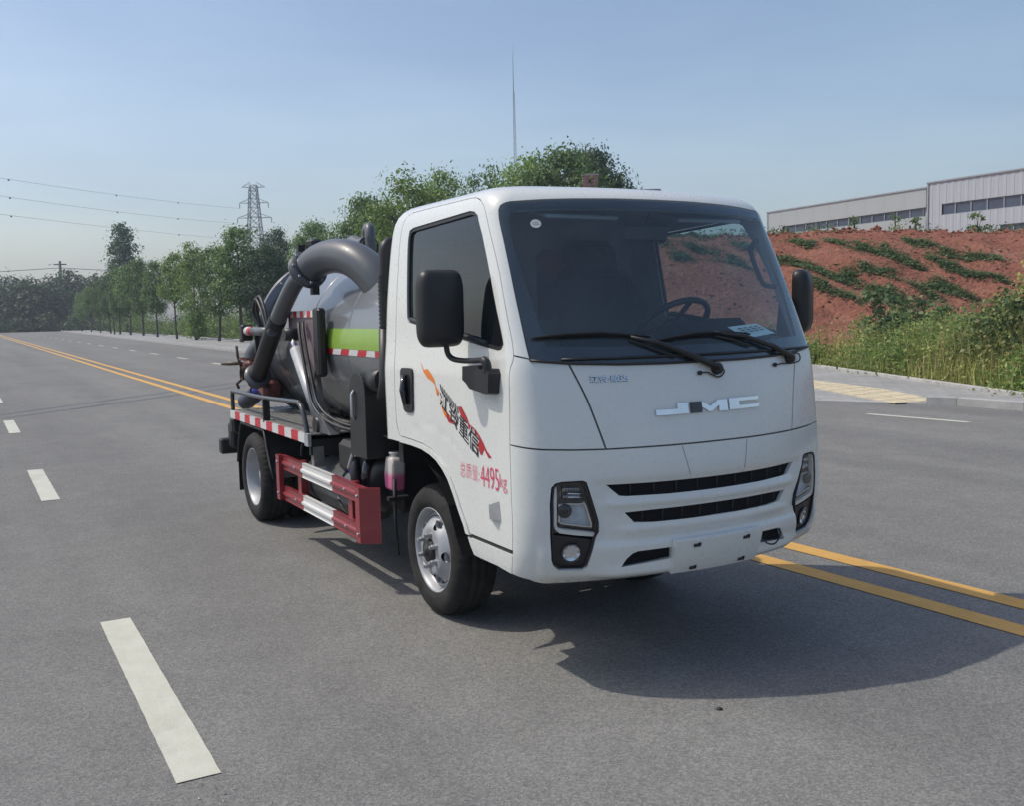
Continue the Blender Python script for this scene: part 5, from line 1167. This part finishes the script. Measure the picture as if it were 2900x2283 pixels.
def tree_meshes(seed,h,h0,rx,nclump,per,leaf,shape,trunk_r,spread,lean=0):
    global RNG
    RNG=np.random.default_rng(seed); random.seed(seed)
    P,N=crown_points(h0,h,rx,nclump,per,shape,spread); V,Fq=leaves(P,N,leaf); cm=np_mesh('crown',V,Fq)
    m=MB(); top=h0+(h-h0)*.72; path=[(lean*math.sin(t*2.2)*.25,lean*.2*math.sin(t*4+1),top*t) for t in[k/8 for k in range(9)]]
    m.tube([(path[0][0],path[0][1],-.35)]+path,[trunk_r*1.25]+[trunk_r*(1.15 if k==0 else 1)*(1-.75*k/8) for k in range(9)],8)
    for k in range(9):
        t=.42+.5*random.random(); b=Vector(path[int(t*8)]); b.z=max(b.z,h0*.95); a=random.random()*6.28; L=rx*(.45+.4*random.random())
        m.tube([b,b+Vector((math.cos(a)*L*.5,math.sin(a)*L*.5,L*.45)),b+Vector((math.cos(a)*L,math.sin(a)*L,L*.75))],[trunk_r*.38,trunk_r*.25,trunk_r*.1],5)
    o=m.build('trunk','bark'); tm=o.data; bpy.data.objects.remove(o); return cm,tm
def plant(name,label,cat,loc,meshes,mat,scale,rz,group=None):
    r=empty(name,loc); cm,tm=meshes
    for nm,me,mt in(('crown',cm,mat),('trunk',tm,'bark')):
        if me is None: continue
        if not me.materials: me.materials.append(MATS[mt])
        o=link(nm,me,None,r)
        if nm=='crown': o.material_slots[0].link='OBJECT'; o.material_slots[0].material=MATS[mat]
    r.scale=(scale if isinstance(scale,tuple) else (scale,)*3); r.rotation_euler.z=rz; return tag(r,label,cat,group)
def zmax(K): return max(v.co.z for v in K[0].vertices)
KA=tree_meshes(11,7.0,2.35,1.55,110,64,.19,'ovoid',.13,.30); KB=tree_meshes(12,7.2,2.2,1.75,112,64,.19,'ovoid',.14,.32,1); KC=tree_meshes(13,6.6,2.5,1.5,100,64,.19,'round',.12,.30,.6); KD=tree_meshes(14,7.2,.35,1.55,140,64,.19,'ovoid',.14,.32)
ROW=[(-54.2,11.8,6.8,KA,'leaf_camphor',1.01,'tallest roadside tree, right behind the tank pipe at the left of the truck'),
(-58.7,11.5,5.9,KB,'leaf_camphor',0.86,'second roadside tree counting left from the truck, slim bare trunk'),
(-64.7,11.35,6.4,KD,'leaf_light',0.82,'bright green roadside tree leafy right down to the ground'),
(-70.0,11.1,6.1,KC,'leaf_light',0.73,'roadside tree just left of the one leafy to the ground'),
(-80.6,11.5,6.2,KA,'leaf_camphor',0.77,'fifth roadside tree from the truck, pale leaf tufts at its lower left'),
(-89.7,11.7,6.9,KB,'leaf_camphor',0.76,'sixth roadside tree from the truck, dark crown'),
(-95.7,11.6,6.5,KC,'leaf_camphor',0.77,'seventh roadside tree from the truck'),
(-102,11.5,6.7,KA,'leaf_camphor',0.73,'eighth roadside tree from the truck, below the pointed tall tree'),
(-103.5,11.2,6.1,KC,'leaf_dark',0.69,'slim roadside tree paired closely with the eighth one'),
(-112,11.8,6.4,KB,'leaf_camphor',0.73,'tenth roadside tree from the truck'),
(-121,11.9,6.1,KA,'leaf_camphor',0.73,'third tree from the far end of the roadside row'),
(-131,12.0,5.5,KC,'leaf_camphor',0.77,'second tree from the far end of the roadside row'),
(-143,12.2,5.2,KB,'leaf_camphor',0.77,'farthest and smallest tree of the roadside row')]
for i,(x,y,h,K,mt,wd,lab) in enumerate(ROW):
    s=(h+.35)/zmax(K)
    plant('roadside_tree',lab,'tree',(x,y,.1),K,mt,(s*wd,s*wd,s),1.3*i,'roadside trees in a row')
KP=tree_meshes(21,13,2.2,2.6,190,44,.34,'cone',.2,.42); KR=tree_meshes(22,9,1.6,3.1,250,84,.21,'round',.2,.42); KQ=tree_meshes(23,10,1.5,2.9,240,84,.21,'ovoid',.2,.46,1)
KS=tree_meshes(24,10,2.5,2.5,130,76,.22,'ovoid',.16,.40,1)
g=uw(128,-49.3); plant('conifer_tree','tall pointed dark tree standing above the roadside row at the left','tree',(g.x,g.y,0),KP,'leaf_dark',1.08,.4)
BT=[(74,795,648,KQ,'leaf_dark',.75,'dark feathery tree just right of the pylon foot'),(66,905,633,KR,'leaf_camphor',.7,'round crowned tree between the pylon and the cab, above the boom bend'),(58,770,700,KR,'leaf_dark',.8,'low dark tree behind the boom pipe and tallest roadside tree'),
(52,1055,560,KR,'leaf_camphor',.82,'broad bushy tree left of the cab rear corner, behind the gooseneck vent'),(49,1165,490,KS,'leaf_light',.95,'loose pale green tree above the cab door corner'),(50,1270,482,KQ,'leaf_light',.8,'yellowish green tree above the front of the door window'),(54,1385,478,KS,'leaf_camphor',.75,'thin topped tree left of the mast foot'),
(52,1500,440,KQ,'leaf_light',.85,'light green tree at the foot of the mast'),(50,1605,425,KR,'leaf_camphor',.85,'big dark green tree above the windscreen, left of the brick chimney'),(53,1690,428,KR,'leaf_dark',.70,'dark tree right of the brick chimney above the cab roof'),(56,1755,508,KQ,'leaf_dark',.45,'low dark tree at the right end of the trees above the cab roof')]
HTS={id(KR):9.0,id(KQ):10.0,id(KS):10.0}
for i,(u,px,py,K,mt,wd,lab) in enumerate(BT):
    top=1.58+(925-.0215*(px+115)-py)/2805*u; p=uw(u,(px-1450)/2805*u); s=(top+.3)/zmax(K)*1.02
    plant('background_tree',lab,'tree',(p.x,p.y,-.3),K,mt,(s*wd,s*wd,s),.9*i,'trees behind the truck')
# far wood at the end of the road: reads as one mass
RNG=np.random.default_rng(5); Vs=[];Fs_=[];k=0
def addleaf(P,N,s):
    global k
    V,Fq=leaves(P,N,s); Vs.append(V); Fs_.append(Fq+k); k+=len(V)
for i in range(62):
    u=160+RNG.random()*26; px=-260+RNG.random()*640; w_=(px-1450)/2805*u; h=(6.6+3.6*RNG.random())*(1 if px<260 else .85); c=uw(u,w_,0)
    P,N=crown_points(.2,h,2.6+1.2*RNG.random(),52,22,'ovoid' if i%3 else 'round',.75); addleaf(P+np.array([c.x,c.y,-.2]),N,.55)
for i in range(40):
    u=150+RNG.random()*14; px=-200+RNG.random()*520; w_=(px-1450)/2805*u; c=uw(u,w_,0); P,N=crown_points(0,1.2+2.3*RNG.random(),1.8,16,20,'round',.5); addleaf(P+np.array([c.x,c.y,-.2]),N,.4)
# scrub behind the roadside row
o=link('far_wood',np_mesh('far_wood',np.vstack(Vs),np.vstack(Fs_)),'leaf_far'); tag(o,kind='stuff')
Vs=[];Fs_=[];k=0
for i in range(240):
    x=-38-110*RNG.random(); y=15.5+9*RNG.random()*(1+abs(x)/120); P,N=crown_points(-.1,.7+2.2*RNG.random()**1.5,1.0+.8*RNG.random(),12,22,'round',.42); addleaf(P+np.array([x,y,0]),N,.22)
o=link('roadside_scrub',np_mesh('roadside_scrub',np.vstack(Vs),np.vstack(Fs_)),'leaf_green'); tag(o,kind='stuff')
Vs=[];Fs_=[];k=0
for i in range(130):
    u=52+26*RNG.random(); px=760+1000*RNG.random(); w_=(px-1450)/2805*u; c=uw(u,w_,0); P,N=crown_points(-.2,1+2.5*RNG.random(),1.2,12,24,'round',.45); addleaf(P+np.array([c.x,c.y,-.1]),N,.2)
o=link('thicket',np_mesh('thicket',np.vstack(Vs),np.vstack(Fs_)),'leaf_dark'); tag(o,kind='stuff')
# bare earth heap at the road end
# creeping vines on the red slope: rows of patches
VN=[(-19.35,21.5,.9,.35),(-18.59,22.37,1.0,.35),(-17.95,22.95,1.0,.55),(-17.3,23.2,1.0,.5),(-16.85,23.2,.7,.35),(-17.45,25.0,1.3,.4),(-16.35,25.1,1.1,.45),(-15.75,25.5,.8,.25),(-15.3,25.75,.6,.2),(-18.6,20.1,1.0,.45),(-18.1,20.4,.9,.4),(-17.6,20.6,1.0,.42),(-17.1,20.65,.9,.4),(-16.75,20.85,.8,.4),(-17.05,21.2,.7,.3),(-16.6,21.6,.9,.4),(-16.25,21.9,.7,.3),(-16.16,23.4,.7,.22),(-16.1,24.15,.7,.35),(-15.7,24.15,.7,.3),(-15.3,24.15,.8,.3),(-14.9,24.3,.9,.35),(-14.5,24.55,.9,.35),(-15.35,22.95,.9,.5),(-14.95,23.05,.9,.45),(-14.5,23.15,.8,.4),(-15.9,21.0,.7,.25),(-15.5,21.15,.8,.3),(-15.1,21.2,.8,.35),(-16.9,19.7,.8,.35),(-16.4,19.85,.7,.28),(-15.8,20.05,.7,.25),(-15.2,22.1,.7,.25),(-14.85,22.15,.6,.22),
(-20.3,20.0,1.0,.4),(-21.0,18.6,1.2,.5),(-19.6,18.9,1.0,.4),(-20.6,17.5,1.0,.4),(-22.5,17.5,1.6,.7),(-23.5,15.5,1.8,.8),(-22.8,19.5,1.6,.7)]
Vs=[];Fs_=[];k=0
def uwof(x,y): r=Vector((x-CAM.x,y-CAM.y)); return r.dot(FH),r.dot(RH)
al=RH*.62+FH*-.78   # rows run down to the right
al3=Vector((al.x,al.y)).normalized(); ac=Vector((-al3.y,al3.x))
for (x,y,L,wd) in VN:
    ns=int(5+16*L*wd); per=int(620*L*max(wd,.25)*2.0/ns)+8; P=[]
    for _ in range(ns):
        a0=RNG.normal(0,.42)*L*.55; b0=RNG.normal(0,.45)*wd*.7; sg_=.05+.11*RNG.random(); hh=.02+.10*RNG.random()
        for i in range(int(per*(.35+1.3*RNG.random()))):
            a=a0+RNG.normal(0,sg_)*1.4; b=b0+RNG.normal(0,sg_); qx=x+al3.x*a+ac.x*b; qy=y+al3.y*a+ac.y*b; u,w_=uwof(qx,qy); P.append((qx,qy,bank_h(u,w_)+.02+hh*RNG.random()))
    P=np.array(P); n=len(P)
    addleaf(P,np.tile((-.5,-.6,2.6),(n,1)),.085)
for i in range(2600):   # sparse seedlings everywhere on the slope
    pass
n=1500; U_=25+9.5*RNG.random(n); W_=3+15*RNG.random(n); P=np.array([uw(a,b,bank_h(a,b)+.03) for a,b in zip(U_,W_)]); addleaf(P,np.tile((0,0,1.2),(n,1)),.07)
n=2600; W_=-4+22*RNG.random(n); U_=34.0+1.8*RNG.random(n); sel=(np.sin(W_*1.9)+np.sin(W_*.7+2))>-.2; U_,W_=U_[sel],W_[sel]; P=np.array([uw(a,b,bank_h(a,b)+.02+.25*RNG.random()**2) for a,b in zip(U_,W_)]); addleaf(P,np.tile((0,0,.6),(len(P),1)),.10)
o=link('creeping_vines',np_mesh('creeping_vines',np.vstack(Vs),np.vstack(Fs_)),'leaf_vine'); tag(o,kind='stuff')
# tall weeds and grass on the verge
def blades(n,u0,u1,w0,w1,h0,h1,wid,den=None):
    V=[];Fq=[];c=0
    while c<n:
        u=u0+(u1-u0)*RNG.random(); w_=w0+(w1-w0)*RNG.random(); p=uw(u,w_); d=p.y-interp(BACK,p.x)
        if d<.12: continue
        if den and RNG.random()>den(u,w_,p,d): continue
        z=bank_h(u,w_)-.02; hh=(h0+(h1-h0)*RNG.random())*(.45+.55*sm(d/1.2)); a=RNG.random()*6.28; dx,dy=math.cos(a)*wid/2,math.sin(a)*wid/2; b=RNG.random()*6.28; lx,ly=math.cos(b)*hh*.35*RNG.random(),math.sin(b)*hh*.35*RNG.random()
        V+=[(p.x-dx,p.y-dy,z),(p.x+dx,p.y+dy,z),(p.x+dx*.7+lx*.4,p.y+dy*.7+ly*.4,z+hh*.6),(p.x-dx*.7+lx*.4,p.y-dy*.7+ly*.4,z+hh*.6),(p.x+lx+dx*.1,p.y+ly+dy*.1,z+hh),(p.x+lx-dx*.1,p.y+ly-dy*.1,z+hh)]
        k_=6*c; Fq+=[(k_,k_+1,k_+2,k_+3),(k_+3,k_+2,k_+4,k_+5)]; c+=1
    return np.array(V),np.array(Fq)
fall=lambda u,w_,p,d: 1-sm((u-24.3-.9*math.sin(w_*1.3))/2.2)
V,Fq=blades(9000,14,27.5,2,16,.25,1.05,.022,fall); o=link('verge_grass',np_mesh('verge_grass',V,Fq),'leaf_weed'); tag(o,kind='stuff')
V,Fq=blades(3200,15,27,4,15,.5,1.25,.018,lambda u,w_,p,d: fall(u,w_,p,d)*(1 if math.sin(w_*1.1+u*.6)>.1 else .15)); o=link('dry_stalks',np_mesh('dry_stalks',V,Fq),'leaf_dry'); tag(o,kind='stuff')
for nm_,mt_,cnt,lf in(('verge_weeds','leaf_weed',1300,.07),('green_weeds','leaf_green',1500,.085)):
    Vs=[];Fs_=[];k=0; n=0
    while n<cnt:
        u=14.5+12.8*RNG.random(); w_=3+13*RNG.random(); p=uw(u,w_); d=p.y-interp(BACK,p.x)
        if d<.3 or RNG.random()>fall(u,w_,p,d): continue
        if mt_=='leaf_green' and math.sin(w_*1.7+u*.9)+math.sin(u*1.3)<-.1: continue
        n+=1; h=(.3+.9*RNG.random())*(.5+.5*sm(d/1.5)); r=.13+.16*RNG.random(); m_=int(36+30*RNG.random())
        Z=RNG.random(m_); P=np.stack([p.x+RNG.normal(0,r,m_)*(1-.5*Z),p.y+RNG.normal(0,r,m_)*(1-.5*Z),bank_h(u,w_)+Z*h],1); addleaf(P,np.tile((0,0,.8),(m_,1)),lf)
    o=link(nm_,np_mesh(nm_,np.vstack(Vs),np.vstack(Fs_)),mt_); tag(o,kind='stuff')
# single plants that stand out
def shrub(name,label,u,w_,h,r,leaf,mat,per,ncl,stems=7,z=None,spread=.16):
    global RNG
    p=uw(u,w_); zz=bank_h(u,w_) if z is None else z; root=empty(name,(p.x,p.y,zz)); tag(root,label,'plant')
    P,N=crown_points(.02*h,h,r,ncl,per,'round',spread); V,Fq=leaves(P,N,leaf,.7); link('foliage',np_mesh('foliage',V,Fq),mat,root)
    m=MB()
    for i in range(stems):
        a=6.28*i/stems+.4; q=.6*r*RNG.random(); m.tube([(0.02*math.cos(a),.02*math.sin(a),-.05),(q*.5*math.cos(a),q*.5*math.sin(a),h*.45),(q*math.cos(a),q*math.sin(a),h*.85)],[.016,.011,.005],5)
    m.build('stem','bark',root)
shrub('shrub','large dark bush overhanging the kerb at the right edge',17.6,9.15,1.55,1.05,.09,'leaf_bush',40,110,9)
shrub('shrub','pale green bush just beyond the big dark bush at the right edge',20.6,10.7,1.5,.8,.09,'leaf_weed',34,70,7)
shrub('shrub','yellowish climber clump on the slope at the far right edge',26.6,14.2,2.0,.6,.11,'leaf_weed',24,46,7)
shrub('shrub','leggy green sapling with big leaves beside the far mirror, bare thin stem',23.6,8.75,2.0,.42,.13,'leaf_vine',22,30,2)
shrub('shrub','broad leaved green bush right of the leggy sapling',24.2,9.9,1.55,.6,.13,'leaf_vine',22,40,5)
shrub('shrub','low fresh green bush in the middle of the verge',22.6,10.4,1.0,.55,.12,'leaf_light',24,34,6)
shrub('shrub','small tufted sedge like plant low on the bare red slope',27.6,12.05,.55,.14,.14,'leaf_camphor',16,14,5,spread=.08)
for i,(u,w_,h,lab) in enumerate(((35.2,13.6,.75,'spindly twig plant on the bank crest in front of the hall corner'),(35.4,14.4,.65,'leaning leafy twig on the bank crest, second right of the hall corner'),(35,16.4,.7,'round leafy tuft on the bank crest below the hall windows'),(35.3,12.2,.55,'thin upright sprig on the bank crest before the warehouse'))):
    shrub('crest_plant',lab,u,w_,h,.16 if i!=2 else .32,.09,'leaf_camphor',8 if i!=2 else 20,12,4,spread=.07)

# ------------------------------------------------------------------ summer haze: one closed box of even, pale air
hz_=MB(); hz_.box((0,0,23.2),(1860,1860,49.4)); hb_=hz_.build('haze',None); tag(hb_,kind='stuff')
hm=bpy.data.materials.new('haze'); hm.use_nodes=True; t_=hm.node_tree; t_.nodes.remove(t_.nodes['Principled BSDF']); pv=t_.nodes.new('ShaderNodeVolumePrincipled')
pv.inputs['Color'].default_value=(.80,.88,1,1); pv.inputs['Density'].default_value=.0008; pv.inputs['Anisotropy'].default_value=.2
t_.links.new(pv.outputs[0],t_.nodes['Material Output'].inputs['Volume']); hb_.data.materials.append(hm)
